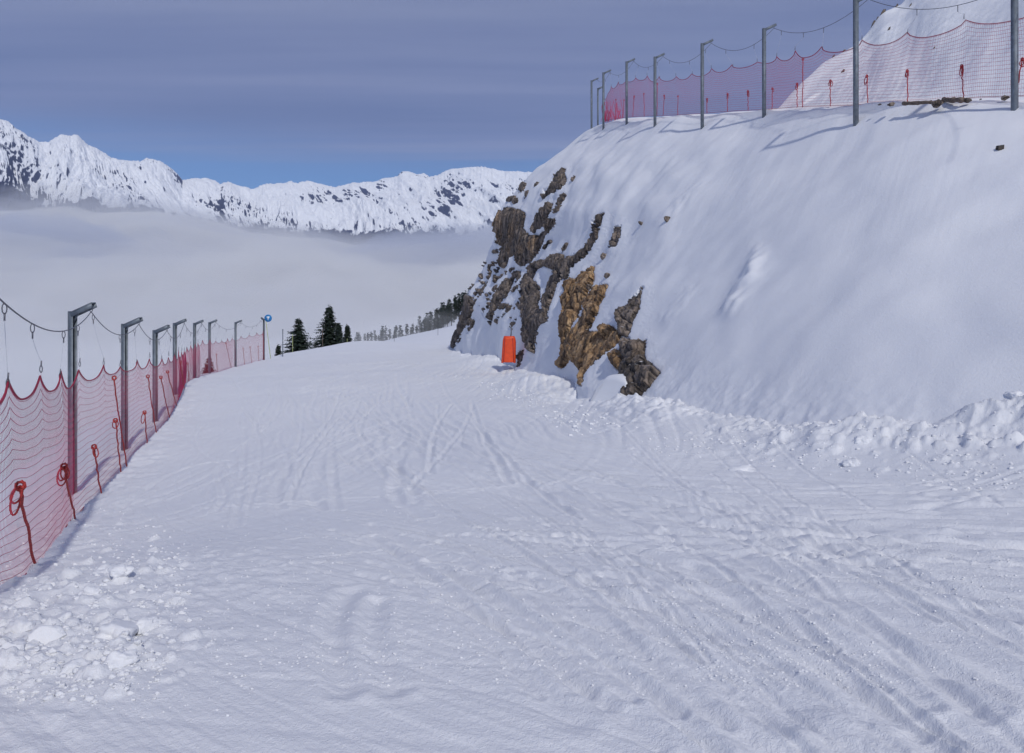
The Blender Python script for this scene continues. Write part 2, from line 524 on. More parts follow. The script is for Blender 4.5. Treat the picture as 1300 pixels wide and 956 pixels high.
def zfull(x, y, detail=True):
    shp = np.shape(x)
    x = np.ravel(np.asarray(x, float)); y = np.ravel(np.asarray(y, float))
    z = zbase(x, y)
    r = np.hypot(x, y)
    near = r < 95
    xs, ys = x[near], y[near]
    if len(xs):
        dz = np.zeros(len(xs))
        fade = 1 - sstep(60, 95, r[near])
        dz += fade * (0.045 * noise3(xs * .3, ys * .3, 1.5) + 0.008 * noise3(xs * 1.3, ys * 1.1, 3.5))
        # flow-aligned streaks: traffic sweeps round a point inside the bend
        psi = np.hypot(xs - 13, ys - 21); th = np.arctan2(ys - 21, xs - 13)
        lane = 0.5 + 0.5 * noise3(xs * .4, ys * .3, 8.8)
        dz += fade * 0.003 * noise3(psi * 2.4, th * 1.2, 0.3)
        dz += fade * 0.0036 * noise3(psi * 6.0, th * 2.2, 2.3) * (0.3 + lane)
        dz += fade * 0.0042 * noise3(psi * 15.0, th * 3.5, 5.3) * (0.3 + lane) + fade * .0034 * noise3(psi * 34.0, th * 6.0, 6.3) * (1 - sstep(12, 22, ys))
        dz += fade * (0.0012 * noise3(xs * 9, ys * 9, 4.4) * (0.5 + lane))
        # older lines crossing each other: two more directions of travel, with long lazy turns
        p2 = np.hypot(xs - 42, ys - 30) + .55 * np.sin(ys * .42 + 2.5 * noise3(xs * .06, ys * .06, 1.9)) ; t2 = np.arctan2(ys - 30, xs - 42)
        p3 = np.hypot(xs + 55, ys - 34) + .7 * np.sin(ys * .31 + 1.7 + 2.5 * noise3(xs * .05, ys * .05, 5.9)); t3 = np.arctan2(ys - 34, xs + 55)
        p4 = np.hypot(xs + 6, ys + 26); t4 = np.arctan2(ys + 26, xs + 6)
        m_far = sstep(7, 13, ys); m_2 = sstep(-.25, .25, noise3(xs * .22, ys * .13, 12.5)); m_3 = sstep(-.25, .25, noise3(xs * .2, ys * .12, 22.5))
        rd_ = np.clip(np.abs(noise3(p2 * 3.2, t2 * 5, 4.3)) * 4, 0, 1)      # thin grooves where the noise crosses zero
        r3_ = np.clip(np.abs(noise3(p3 * 2.8, t3 * 6, 7.3)) * 4, 0, 1)
        r4_ = np.clip(np.abs(noise3(p4 * 3.4, t4 * 4, 9.3)) * 5, 0, 1)
        gy_ = 1 + .8 * sstep(14, 30, ys)
        dz += fade * m_far * gy_ * (.020 * m_2 * rd_ + .020 * m_3 * r3_)
        dz += fade * m_far * gy_ * (.008 * noise3(p2 * 9, t2 * 9, 1.1) + .008 * noise3(p3 * 8, t3 * 9, 3.1))
        dz += (1 - sstep(9, 16, ys)) * .005 * r4_ * m_3 + (1 - sstep(12, 20, ys)) * .0026 * noise3(p4 * 14, t4 * 5, 2.7)
        r1_ = np.clip(np.abs(noise3(psi * 3.6, th * 1.6, 19.3)) * 5, 0, 1)
        dz += (1 - sstep(20, 34, ys)) * .008 * r1_
        # crumbly lanes
        cr = sstep(0.05, 0.5, noise3(psi * 1.1, th * 4, 7.3)) * (1 - sstep(14, 25, ys))
        dz += cr * 0.006 * np.abs(noise3(xs * 13, ys * 13, 6.6))
        # berm along the bank toe
        td = polydist(xs, ys, TOE[:, :2])
        m = np.exp(-(td / 0.9) ** 2)
        m2 = np.exp(-(td / 1.7) ** 2)
        rub = sstep(-0.35, 0.35, noise3(xs * .5 + 4, ys * .5, 2.2))
        scale = np.where(ys < 30, 1.0, 0.8)
        dz += scale * m * (0.20 + 0.20 * rub * np.clip(ridged(xs * .8, ys * .8, 1.1, 2) * .6, 0, 2))
        dz += m2 * rub * (0.045 * ridged(xs * 2.4, ys * 2.4, 5.5, 2) + .012 * noise3(xs * 12, ys * 12, 1.5))
        pd = polydist(xs, ys, PILE)
        ph = np.interp(ys, [7.4, 8.6, 9.4, 10.2, 10.9, 11.4], [1.0, .92, .66, .34, .14, 0])
        dz += ph * np.exp(-(pd / .55) ** 1.5) * (1 + .35 * noise3(xs * 1.8, ys * 1.8, 3.3) + .16 * ridged(xs * 4.5, ys * 4.5, 2.2, 3) * .6)
        # scooped hollows below the cliff
        for (hx, hy), h, w in (((P(650, 470, 36)[0], 36.0), -0.30, 1.1), ((P(735, 500, 22.5)[0], 22.3), -0.4, .8), ((P(690, 492, 28)[0] - .5, 27.0), .35, .8), ((P(600, 458, 42)[0], 42), .3, 1.5)):
            dz += h * np.exp(-((xs - hx) ** 2 + ((ys - hy) * .6) ** 2) / w ** 2)
        # rough edge below the left net, and the broken heap lower left
        ed = (xs - np.interp(ys, EDGE_Y, EDGE_X))
        me = np.exp(-(ed / 0.9) ** 2) * (ys > -2)
        dz += me * (0.05 + 0.07 * ridged(xs * 1.6, ys * 1.6, 8.1, 3) * .5)
        hp = np.exp(-(((xs + 2.75) / 1.3) ** 2 + ((ys - 5.2) / 2.1) ** 2) ** 1.1) * (1 + .3 * noise3(xs * .9, ys * .9, 2.8))
        dz += hp * (0.08 + 0.026 * ridged(xs * 2.6, ys * 2.6, 1.7, 2) + .008 * noise3(xs * 16, ys * 16, 3.1))
        if detail:
            for pl, w, dep, rim in TR:
                lo = pl.min(0) - .5; hi = pl.max(0) + .5
                s = np.nonzero((xs > lo[0]) & (xs < hi[0]) & (ys > lo[1]) & (ys < hi[1]))[0]
                if not len(s): continue
                d = polydist(xs[s], ys[s], pl)
                wob = 1 + .12 * noise3(xs[s] * 2, ys[s] * 2, 9.1)
                d = d * wob
                dep = dep * 1.25
                dz[s] += -dep * np.exp(-(d / w) ** 2) + rim * dep * .6 * np.exp(-((d - 1.9 * w) / (.7 * w)) ** 2)
            for lx, ly, lr, lh, la, asp in LUMPS:
                s = np.nonzero((np.abs(xs - lx) < lr * 1.8) & (np.abs(ys - ly) < lr * 1.8))[0]
                if not len(s): continue
                ux = (xs[s] - lx) * math.cos(la) + (ys[s] - ly) * math.sin(la)
                uy = (-(xs[s] - lx) * math.sin(la) + (ys[s] - ly) * math.cos(la)) / asp
                q = np.maximum(np.abs(ux), np.abs(uy)) * .6 + np.hypot(ux, uy) * .5
                dz[s] = np.maximum(dz[s], dz[s] + lh * (1 - sstep(0.55, 1.05, q / lr)) * (1 + .3 * ux / lr))
        z[near] += dz
    return z.reshape(shp)


# ground sheet: polar grid, fine where the piste is
th = np.concatenate([np.linspace(-180, -43, 60, endpoint=False), np.linspace(-43, 43, 1000, endpoint=False), np.linspace(43, 180, 60, endpoint=False)])
th = np.radians(th)
rr = np.concatenate([np.linspace(0.05, 2.6, 14, endpoint=False), np.geomspace(2.6, 90, 980, endpoint=False), np.geomspace(90, 40000, 130)])
RRg, TH = np.meshgrid(rr, th, indexing='ij')
gx = RRg * np.sin(TH); gy = RRg * np.cos(TH)
gz = zfull(gx, gy)
V = np.stack([gx, gy, gz], -1).reshape(-1, 3)
nth = len(th)
Qg = grid_faces(len(rr), nth, wrap=True)
cv = len(V)
V = np.vstack([V, [[0, 0, float(zfull(np.array([0.0]), np.array([0.0]))[0])]]])
tri = np.stack([np.full(nth, cv), np.arange(nth)[::1], (np.arange(nth) + 1) % nth], -1)[:, ::-1]
ground = np_mesh('ground', V, [Qg, tri], M_snow)
tag(ground, kind='structure')

# ------------------------------------------------------------------ the bank with the cliff
EDGE = np.array([[14, -8, .2], [12.5, 5, 1.7], [10.72, 15.6, 4.14], [9.92, 18.8, 5.14], P(1085, 131, 21.9), P(1018, 133, 24.8), P(970, 139, 27.9), P(930, 142, 30), P(892, 145, 32.4),
                 P(850, 147, 35), P(820, 148, 38.5), P(796, 150, 42), P(774, 153, 46), P(750, 163, 51), [8, 60, 13], [18, 78, 14]])
BW = np.array([0, 0, 0, 0, 0, 0.0, .12, .25, .42, .55, .66, .78, .9, 1, .8, .3])
BT = [0, .1, .26, .39, .53, .63, .72, .82, .91, 1]
BV = [0, -.5, -1.4, -1.35, -1.8, -2.5, -2.4, -1.9, -.8, 0]


def catmull(Pts, t):
    """Pts (n,k) knots at 0..n-1"""
    n = len(Pts)
    t = np.clip(t, 0, n - 1 - 1e-9)
    i = np.floor(t).astype(int); f = (t - i)[:, None]
    p0 = Pts[np.maximum(i - 1, 0)]; p1 = Pts[i]; p2 = Pts[i + 1]; p3 = Pts[np.minimum(i + 2, n - 1)]
    return 0.5 * ((2 * p1) + (-p0 + p2) * f + (2 * p0 - 5 * p1 + 4 * p2 - p3) * f ** 2 + (-p0 + 3 * p1 - 3 * p2 + p3) * f ** 3)


uu = np.concatenate([np.linspace(0, 2, 60, endpoint=False), np.linspace(2, 13.4, 1150, endpoint=False), np.linspace(13.4, 15, 50)])
def soft_catmull(A, t):
    ks = np.linspace(-.9, .9, 13); wk = np.exp(-(ks / .5) ** 2); wk /= wk.sum()
    sm = sum(w_ * catmull(A, np.clip(t + k_, 0, len(A) - 1)) for w_, k_ in zip(wk, ks))
    f_ = (1 - sstep(6.0, 9.0, t))[:, None]
    return sm * f_ + catmull(A, t) * (1 - f_)


toe = soft_catmull(TOE, uu); edg = soft_catmull(EDGE, uu); bw = catmull(BW[:, None], uu)[:, 0]
vv = np.concatenate([np.linspace(-.25, 0, 24, endpoint=False), np.linspace(0, 1, 430, endpoint=False), np.linspace(1, 1.45, 60)])
S = np.zeros((len(uu), len(vv), 3))
for j, v in enumerate(vv):
    if v < 0:
        S[:, j] = toe + np.array([-2.2, 0, -4.0]) * (-v) * 1.0
    elif v <= 1:
        S[:, j] = toe * (1 - v) + edg * v
        S[:, j, 0] += bw * np.interp(v, BT, BV)
    else:
        k = (v - 1) / .45
        S[:, j] = edg + np.array([5.5, 1.0, 0.25]) * k


def smooth_v(A, n):
    for _ in range(n):
        B = A.copy()
        B[:, 1:-1] = (A[:, :-2] + 2 * A[:, 1:-1] + A[:, 2:]) / 4
        A = B
    return A


S = smooth_v(S, 60)
du = np.gradient(S, axis=0); dv = np.gradient(S, axis=1)
NN = np.cross(du, dv); NN /= np.linalg.norm(NN, axis=2, keepdims=True) + 1e-12
if NN[600, 200, 0] > 0: NN = -NN
px = 650 + F * S[..., 0] / np.maximum(S[..., 1], .5)
py = HZ - F * S[..., 2] / np.maximum(S[..., 1], .5)
dep = np.maximum(S[..., 1], 1)
U = np.broadcast_to(uu[:, None], px.shape); Vv = np.broadcast_to(vv[None, :], px.shape)
front = (U > 3.0) & (U < 13.05) & (Vv > -.03) & (Vv < 1.0)


def Z5(pts):
    return [(540 + a / 2.8125, 200 + b / 2.8125) for a, b in pts]


ROCKS = [
    ('dark brown rock tower at the cliff corner, highest of the big outcrops', 0.28, Z5([(250, 232), (262, 205), (280, 190), (300, 178), (325, 190), (345, 188), (357, 215), (350, 240), (362, 270), (385, 285), (408, 278), (425, 262), (440, 225), (462, 220), (462, 240), (430, 272), (410, 310), (395, 340), (370, 376), (345, 387), (330, 372), (322, 350), (305, 360), (290, 388), (273, 392), (270, 350), (283, 322), (262, 300), (256, 270)])),
    ('narrow dark rock rib slanting up the snow just right of the corner tower', 0.0, Z5([(383, 252), (398, 215), (418, 187), (450, 168), (447, 190), (432, 215), (417, 247), (395, 266)])),
    ('small rounded brown rock knob topmost on the snowy shoulder', 0.0, Z5([(453, 97), (468, 65), (500, 48), (502, 85), (487, 112), (465, 120), (432, 133), (428, 122), (445, 112)])),
    ('tall dark grey rock pillar directly right of the orange cover', -0.1, Z5([(347, 440), (365, 412), (385, 438), (398, 450), (406, 490), (400, 540), (435, 556), (445, 575), (410, 602), (396, 650), (386, 695), (365, 682), (360, 600), (349, 560), (346, 490)])),
    ('dark branching rock rib climbing right between two snow chutes', -0.05, Z5([(432, 560), (430, 470), (446, 432), (468, 402), (430, 388), (398, 398), (388, 430), (372, 422), (368, 390), (395, 374), (430, 368), (465, 350), (490, 348), (500, 368), (545, 350), (578, 328), (600, 290), (612, 262), (630, 262), (612, 300), (577, 347), (547, 377), (522, 397), (514, 432), (482, 442), (470, 462), (457, 502), (442, 558)])),
    ('tall ochre brown rock slab in the middle of the cliff', 0.75, Z5([(503, 447), (520, 440), (545, 442), (565, 412), (585, 412), (606, 398), (602, 440), (582, 480), (562, 530), (556, 572), (532, 596), (514, 640), (516, 676), (552, 700), (522, 716), (490, 745), (473, 747), (490, 718), (500, 700), (496, 600), (500, 560)])),
    ('broad ochre brown rock face tapering to a point at the snow', 0.62, Z5([(564, 572), (572, 520), (600, 482), (622, 460), (650, 458), (636, 492), (622, 522), (604, 580), (588, 632), (640, 620), (660, 608), (682, 615), (702, 630), (700, 660), (672, 682), (632, 722), (602, 752), (582, 782), (571, 824), (562, 822), (554, 745), (522, 718), (508, 690), (513, 640), (545, 612), (562, 592)])),
    ('thin dark rock fin leaning right above the lowest outcrop', 0.05, Z5([(698, 556), (720, 545), (740, 520), (755, 503), (782, 472), (772, 502), (762, 547), (737, 602), (727, 642), (700, 638), (706, 600)])),
    ('lowest dark grey rock outcrop with steep dark fins, nearest the camera', 0.16, Z5([(716, 650), (732, 648), (740, 690), (762, 672), (788, 658), (782, 690), (786, 745), (812, 746), (834, 770), (792, 822), (760, 857), (715, 900), (706, 800), (712, 730)])),
    ('small ochre rock knuckle poking out left of the lowest outcrop', 0.8, Z5([(666, 725), (684, 692), (712, 700), (716, 768), (690, 757)])),
    ('small angular grey rock tip at the upper end of the branching rib', -0.1, Z5([(603, 228), (622, 210), (644, 206), (634, 243), (612, 254)])),
    ('dark rock streak alone in the snow right of the branching rib', 0, Z5([(664, 325), (676, 290), (688, 255), (706, 248), (700, 282), (682, 322)])),
    ('jagged dark rock rib left of the grey pillar, above the orange cover', 0, Z5([(222, 572), (240, 545), (250, 500), (268, 468), (295, 432), (312, 440), (298, 478), (272, 512), (256, 535), (240, 572)])),
    ('dark rock sliver at the foot of the grey pillar', -0.1, Z5([(335, 748), (337, 700), (350, 690), (352, 712), (345, 745)])),
    ('dark rock rib on the outer left edge of the cliff', 0, Z5([(98, 622), (118, 590), (140, 560), (148, 490), (166, 500), (170, 548), (140, 600), (112, 660), (92, 690)])),
]
ENW = 1.3 * noise3(px * .16, py * .16, 3.0) + 1.5 * noise3(px * .42, py * .42, 1.0) + 0.9 * noise3(px * 1.0, py * 1.0, 2.0)
best = np.full(px.shape, -99.0)
sd_list = []
for lab, oc, poly in ROCKS:
    pa = np.array(poly)
    bb = front & (px > pa[:, 0].min() - 40) & (px < pa[:, 0].max() + 40) & (py > pa[:, 1].min() - 40) & (py < pa[:, 1].max() + 40)
    sd = np.full(px.shape, -99.0)
    sd[bb] = polysdf(px[bb], py[bb], poly) + ENW[bb]
    sd_list.append(sd)
    best = np.maximum(best, sd)
# scattered ribs showing through thin snow on the outer flank
fl = Z5([(255, 290), (300, 400), (340, 400), (345, 560), (300, 600), (235, 590), (200, 520), (170, 600), (85, 700), (95, 600), (150, 480), (210, 390), (235, 330)])
bb = front & (px > 565) & (px < 665) & (py > 295) & (py < 455)
sp = np.full(px.shape, -99.0)
pz = polysdf(px[bb], py[bb], fl)
nn = noise3((px[bb] + .7 * py[bb]) * .16, (py[bb] - .7 * px[bb]) * .06, 4.0) + .55 * noise3(px[bb] * .4, py[bb] * .28, 7.0)
sp[bb] = np.minimum(pz * .3 + 1.5, (nn - 0.22) * 7)
ROCKS.append(('speckled dark rock ribs breaking through thin snow on the outer flank', -0.05, fl))
sd_list.append(sp)
# small specks on the smooth upper snow
spots = [(530, 78, 2, 8), (645, 355, 2, 9), (775, 238, 2.2, 4), (875, 230, 1.6, 9), (500, 320, 2, 14), (485, 150, 6, 14), (345, 105, 8, 10), (318, 150, 9, 5), (362, 128, 3, 12), (400, 100, 3, 6), (425, 140, 4, 6), (655, 425, 3, 6), (590, 470, 3, 9), (470, 185, 6, 10), (300, 148, 11, 5), (425, 320, 3, 8), (440, 300, 3, 4)]
sp2 = np.full(px.shape, -99.0)
for a, b, w, h in spots:
    cx, cy = 540 + a / 2.8125, 200 + b / 2.8125
    q = 1 - np.hypot((px - cx) * .8 + (py - cy) * .55, ((py - cy) * .8 - (px - cx) * .55) * .5 * (w + 5) / (h + 3)) / ((w + 1.2) / 2.8125)
    sp2 = np.maximum(sp2, np.where(front, q * 2.0, -99))
sp2 = np.where(sp2 > -4, sp2 + ENW * .6, sp2)
ROCKS.append(('scattered small dark stones showing through the upper snow slope', -0.05, None))
sd_list.append(sp2)
best = best + 1.3
best = np.where(best < -50, -99.0, best)
best = np.maximum(best, sp * .6)

# snow surface
mpp = dep / F          # metres per photo pixel there
bm = best * mpp        # metres inside (+) / outside (-) the rock
x_, y_, z_ = S[..., 0], S[..., 1], S[..., 2]
h = 0.10 * noise3(x_ * .35, y_ * .35, z_ * .35) + 0.035 * noise3(x_ * 1.1, y_ * 1.1, z_ * 1.1)
# runnels going down the slope
run = np.clip((Vv - .2) * 2, 0, 1) * (Vv < 1)
h = h + run * 0.006 * noise3(U * 6 + Vv * 4, Vv * 3.0, 2.0) + run * 0.0022 * noise3(U * 20 + Vv * 9, Vv * 5, 6.0)
cw = sstep(5.5, 8, U) * (1 - sstep(.75, 1, Vv))     # rougher snow on the rocky part
h = h + cw * (0.15 * noise3(x_ * .9, y_ * .5, z_ * .6 + 3) + 0.025 * noise3(x_ * 2.2, y_ * 1.4, z_ * 1.6))
lipd = np.exp(-(np.minimum(bm, 0) / 0.25) ** 2)
h = h + 0.05 * lipd * (bm < 0) * (best > -90)
h = np.where(best > -90, h - 0.70 * sstep(-0.01, 0.30, bm), h)
# crease with a bright lip in the smooth slope
for pl, hh, ww in (([(968, 306), (962, 330), (948, 358), (934, 384), (916, 412)], .14, .20), ([(890, 346), (872, 372), (845, 402), (838, 425)], .05, .2),
                   ([(1150, 470), (1165, 462), (1180, 452)], .05, .06), ([(905, 215), (860, 262), (830, 300)], .06, .25)):
    m_ = front & (px > 780) & (px < 1220)
    dd = np.zeros(px.shape) + 99
    dd[m_] = polydist(px[m_], py[m_], pl) * mpp[m_]
    tp_f = sstep(pl[0][1] - 2, pl[0][1] + 30, py) * (1 - sstep(pl[-1][1] - 30, pl[-1][1] + 2, py))
    h = h + hh * tp_f * np.exp(-(dd / ww) ** 2) * (1 + .5 * noise3(x_ * 3, y_ * 3, z_ * 3))
# rubble low on the smooth bank
low = np.exp(-(np.clip(Vv, 0, 2) / .10) ** 2) * (U < 7.5)
h = h + low * (0.05 * ridged(x_ * 1.2, y_ * 1.2, z_ * 1.2, 2) * .6 + .012 * noise3(x_ * 7, y_ * 7, z_ * 7))
B = S + NN * h[..., None]
nu, nv = len(uu), len(vv)
Qb = grid_faces(nu, nv)
bank = np_mesh('snow_slope', B.reshape(-1, 3), Qb, M_bank)
tag(bank, kind='structure')

# rock shells, each outcrop its own object
crag = 0.55 * (np.clip(ridged(x_ * .8 + z_ * .15, y_ * .45, z_ * .22, 2) * .7, 0, 1.4) - .55)
st_ = noise3(x_ * 1.7 + z_ * .3, y_ * 1.0, z_ * .35 + 9)
crag = crag + 0.30 * (np.floor(st_ * 4) / 4 + .25 * sstep(0.7, 1, (st_ * 4) % 1))
def facets(x, y, z, seed, tilt=1.1):
    """broken planar faces: every cell is its own tilted plane"""
    xi = np.floor(x).astype(np.int64); yi = np.floor(y).astype(np.int64); zi = np.floor(z).astype(np.int64)
    bd = np.full(x.shape, 1e9); out_ = np.zeros(x.shape); b2d = np.full(x.shape, 1e9)
    for a in (-1, 0, 1):
        for b_ in (-1, 0, 1):
            for c_ in (-1, 0, 1):
                hsh = _perm[_perm[_perm[(xi + a + seed) & 255] + ((yi + b_) & 255)] + ((zi + c_) & 255)]
                g = _g3[hsh]
                ox = xi + a + .5 + .42 * g[..., 0]; oy = yi + b_ + .5 + .42 * g[..., 1]; oz = zi + c_ + .5 + .42 * g[..., 2]
                d_ = (x - ox) ** 2 + (y - oy) ** 2 + (z - oz) ** 2
                g2 = _g3[_perm[hsh + 7]]
                v_ = g2[..., 0] * .5 + tilt * (g2[..., 1] * (x - ox) + g2[..., 2] * (z - oz))
                nw = d_ < bd
                b2d = np.where(nw, bd, np.minimum(b2d, d_))
                out_ = np.where(nw, v_, out_); bd = np.where(nw, d_, bd)
    return out_, np.sqrt(b2d) - np.sqrt(bd)


rm = (best > -6)
fa = np.zeros(px.shape)
xr = x_[rm] + .22 * z_[rm]; yr = y_[rm]; zr_ = z_[rm] - .15 * x_[rm]
f1_, e1_ = facets(xr * 1.15, yr * .6, zr_ * .22, 3)
f2_, e2_ = facets(xr * 2.6, yr * 1.4, zr_ * .28, 40)
f3_, e3_ = facets(xr * 6, yr * 3.5, zr_ * 1.4, 90)
fa[rm] = .13 * f1_ + .045 * f2_ + .01 * f3_ - .07 * (1 - sstep(0, .10, e1_)) - .03 * (1 - sstep(0, .10, e2_))
crag = crag * .22 + fa
crk = np.abs(noise3(x_ * 1.5 + z_ * .25, y_ * .9, z_ * .12 + 4))
crag = crag - .12 * np.exp(-(crk / .05) ** 2)
crag = crag + 0.10 * (ridged(x_ * 4.2, y_ * 2.3, z_ * .9, 3) * .5 - .4) + .03 * noise3(x_ * 9, y_ * 9, z_ * 6)
for k, ((lab, oc, poly), sd) in enumerate(zip(ROCKS, sd_list)):
    sd = np.where(sd > -50, sd + (1.6 if k < len(ROCKS) - 2 else 0.0), -99.0)
    keep = sd > -1.6
    if not keep.any(): continue
    q = Qb[keep.reshape(-1)[Qb].all(1)]
    if not len(q): continue
    small = k >= len(ROCKS) - 2
    s_m = sd * mpp
    hh = np.where(s_m < 0, -0.45 + 0.0 * s_m, 0)
    edge_f = sstep(-1.2, 1.4, sd)
    target = np.maximum(0.15 + crag * (0.5 if small else 1.0), -.06)
    hr = -0.45 * (1 - edge_f) + target * edge_f + (0.08 if not small else 0.05) * sstep(0, 8, sd)
    if k == len(ROCKS) - 1:
        hr = h - .12 + (.26 + .3 * crag) * sstep(-1.2, 1.0, sd)
    R = S + NN * hr[..., None]
    used, inv = np.unique(q, return_inverse=True)
    vs = R.reshape(-1, 3)[used]
    c = vs.mean(0)
    o = np_mesh('rock_outcrop', vs, inv.reshape(q.shape), M_rock, origin=tuple(c), smooth=False)
    set_attr(o, 'ochre', np.full(len(used), oc))
    tag(o, lab, 'rock')
    if k == len(ROCKS) - 1:
        o.name = 'stones'; o['kind'] = 'stuff'

# surface height of the bank at a photograph direction (for things standing on it)
Bf = B[(U > 1.5) & (U < 13.5) & (Vv > 0)]
bpx = 650 + F * Bf[:, 0] / Bf[:, 1]; bpy_ = HZ - F * Bf[:, 2] / Bf[:, 1]


def on_bank(x, y):
    k = np.argmin((Bf[:, 0] - x) ** 2 + (Bf[:, 1] - y) ** 2)
    return Bf[k]


# ------------------------------------------------------------------ the hill beyond the upper track
hl = np.array([P(900, 190, 60), P(945, 165, 66), P(985, 133, 70), P(1012, 108, 72), P(1050, 76, 75), P(1075, 60, 76), P(1100, 40, 78), P(1120, 18, 79), P(1146, 0, 80), P(1180, -40, 82),
               P(1240, -90, 85), P(1350, -190, 90), P(1600, -400, 98), P(2100, -700, 110)])
nb = len(hl)
inner = catmull(EDGE, np.linspace(12, 0.6, nb)) + np.array([5.0, .8, .1])
behind = hl + np.array([6, 45, -38])
tt = np.linspace(0, nb - 1, 420)
h0 = catmull(inner, tt); h1 = catmull(hl, tt); h2 = catmull(behind, tt)
vs = np.linspace(0, 1.6, 320)
H = np.zeros((len(tt), len(vs), 3))
for j, v in enumerate(vs):
    if v <= 1:
        H[:, j] = h0 * (1 - v) + h1 * v
        H[:, j, 2] += -3.0 * math.sin(math.pi * v)
    else:
        H[:, j] = h1 + (h2 - h1) * (v - 1) / .6
H = smooth_v(H, 8)
env = np.sin(np.clip(vs, 0, 1) * math.pi)[None, :] * .8 + .2
H[..., 2] += env * (.8 * noise3(H[..., 0] * .08, H[..., 1] * .08, 1.0) + .07 * noise3(tt[:, None] * 2.2 - vs[None] * 7.0, vs[None, :] * 3 + 0 * tt[:, None], 3.0) + .03 * noise3(tt[:, None] * 6 - vs[None] * 20, vs[None, :] * 3 + 0 * tt[:, None], 5.0)
                    + .08 * noise3(H[..., 0], H[..., 1], 2.0))
H[..., 2] += .35 * noise3(H[..., 0] * .4, H[..., 1] * .4, 4.0) * (vs[None, :] > .8)
hill = np_mesh('hillside', H.reshape(-1, 3), grid_faces(len(tt), len(vs)), M_hillsnow)
tag(hill, kind='structure')
HF = H[:, :200].reshape(-1, 3)
hpx = 650 + F * HF[:, 0] / HF[:, 1]; hpy = HZ - F * HF[:, 2] / HF[:, 1]


# ------------------------------------------------------------------ rocks as loose bodies
def ico(sub):
    t = (1 + 5 ** .5) / 2
    v = np.array([(-1, t, 0), (1, t, 0), (-1, -t, 0), (1, -t, 0), (0, -1, t), (0, 1, t), (0, -1, -t), (0, 1, -t), (t, 0, -1), (t, 0, 1), (-t, 0, -1), (-t, 0, 1)], float)
    f = [(0, 11, 5), (0, 5, 1), (0, 1, 7), (0, 7, 10), (0, 10, 11), (1, 5, 9), (5, 11, 4), (11, 10, 2), (10, 7, 6), (7, 1, 8), (3, 9, 4), (3, 4, 2), (3, 2, 6), (3, 6, 8), (3, 8, 9), (4, 9, 5), (2, 4, 11), (6, 2, 10), (8, 6, 7), (9, 8, 1)]
    v /= np.linalg.norm(v, axis=1, keepdims=True)
    for _ in range(sub):
        mid = {}; nf = []; vl = list(v)

        def m(a, b):
            k = (min(a, b), max(a, b))
            if k not in mid:
                p = vl[a] + vl[b]; p = p / np.linalg.norm(p); mid[k] = len(vl); vl.append(p)
            return mid[k]
        for a, b, c in f:
            x, y, z = m(a, b), m(b, c), m(c, a)
            nf += [(a, x, z), (b, y, x), (c, z, y), (x, y, z)]
        v = np.array(vl); f = nf
    return v, np.array(f)


ICO1 = ico(1); ICO2 = ico(2); ICO3 = ico(3)


def blob(base, size, seed, amp=.3, flat=.7, angular=True):
    v, f = base
    rg = np.random.default_rng(seed)
    r = 1 + amp * noise3(v[:, 0] * 1.3 + seed, v[:, 1] * 1.3, v[:, 2] * 1.3) + amp * .35 * noise3(v[:, 0] * 3.4 + seed, v[:, 1] * 3.4, v[:, 2] * 3.4)
    v = v * r[:, None]
    if angular:
        for _ in range(4):      # chop flat faces
            n = rg.normal(size=3); n /= np.linalg.norm(n)
            d = v @ n; c = rg.uniform(.55, .85)
            v = v - np.where(d > c, d - c, 0)[:, None] * n
    a = rg.uniform(0, 6.28)
    R = np.array([[math.cos(a), -math.sin(a), 0], [math.sin(a), math.cos(a), 0], [0, 0, 1]])
    return (v * np.array(size) * [1, 1, flat]) @ R.T, f


# loose snow chunks, lower left
chunks = [(132, 746, .10, 'large clean snow block standing alone above the broken heap, its shadow to the right'), (152, 761, .085, 'flat snow slab just right below the lone block'), (58, 834, .10, 'rounded snow block second from the left in the bottom heap'),
          (26, 828, .085, 'flat snow block at the far left of the bottom heap'), (30, 851, .07, 'small snow lump below the two left blocks of the heap'), (150, 818, .13, 'widest snow boulder in the middle of the heap'),
          (185, 808, .07, 'snow lump leaning on the widest boulder from the right'), (80, 812, .07, 'squarish snow lump between the heap and the net'), (10, 860, .08, 'snow lump cut by the lower left picture corner'),
          (118, 782, .07, 'long flat snow slab under the lone block'), (150, 855, .08, 'snow lump at the bottom edge under the widest boulder'), (95, 862, .07, 'half buried snow lump at the bottom edge of the heap'),
          (225, 775, .05, 'small snow lump at the right rim of the heap'), (62, 770, .06, 'snow lump near the foot of the nearest red rope')]
for k, (a, b, s, lab) in enumerate(chunks):
    g = ray_ground(a, b + 5)
    z = float(zfull(g[:1], g[1:])[0])
    v, f = blob(ICO3, (s * 1.05, s * .85, s * .8), 40 + k, .45, .7)
    v = v * (1 + .05 * noise3(v[:, 0] * 40, v[:, 1] * 40, v[:, 2] * 40))[:, None] + [g[0], g[1], z + s * .12]
    tag(np_mesh('snow_chunk', v, f, M_chunk, origin=(g[0], g[1], z)), lab, 'snow chunk', 'loose snow chunks at the lower left')
bch = [(1078, 590, .13, 'lone flat snow slab lying on the piste before the bank'), (945, 500, .22, 'pale snow block in the berm below the smooth bank'), (1095, 558, .16, 'snow block at the low point of the berm'), (1228, 480, .16, 'snow block on top of the big pile at the right'),
       (1290, 500, .15, 'snow block at the right picture edge on the pile'), (868, 520, .14, 'snow lump in the berm nearest the rocks'), (1180, 540, .12, 'snow lump on the lower tail of the big pile')]
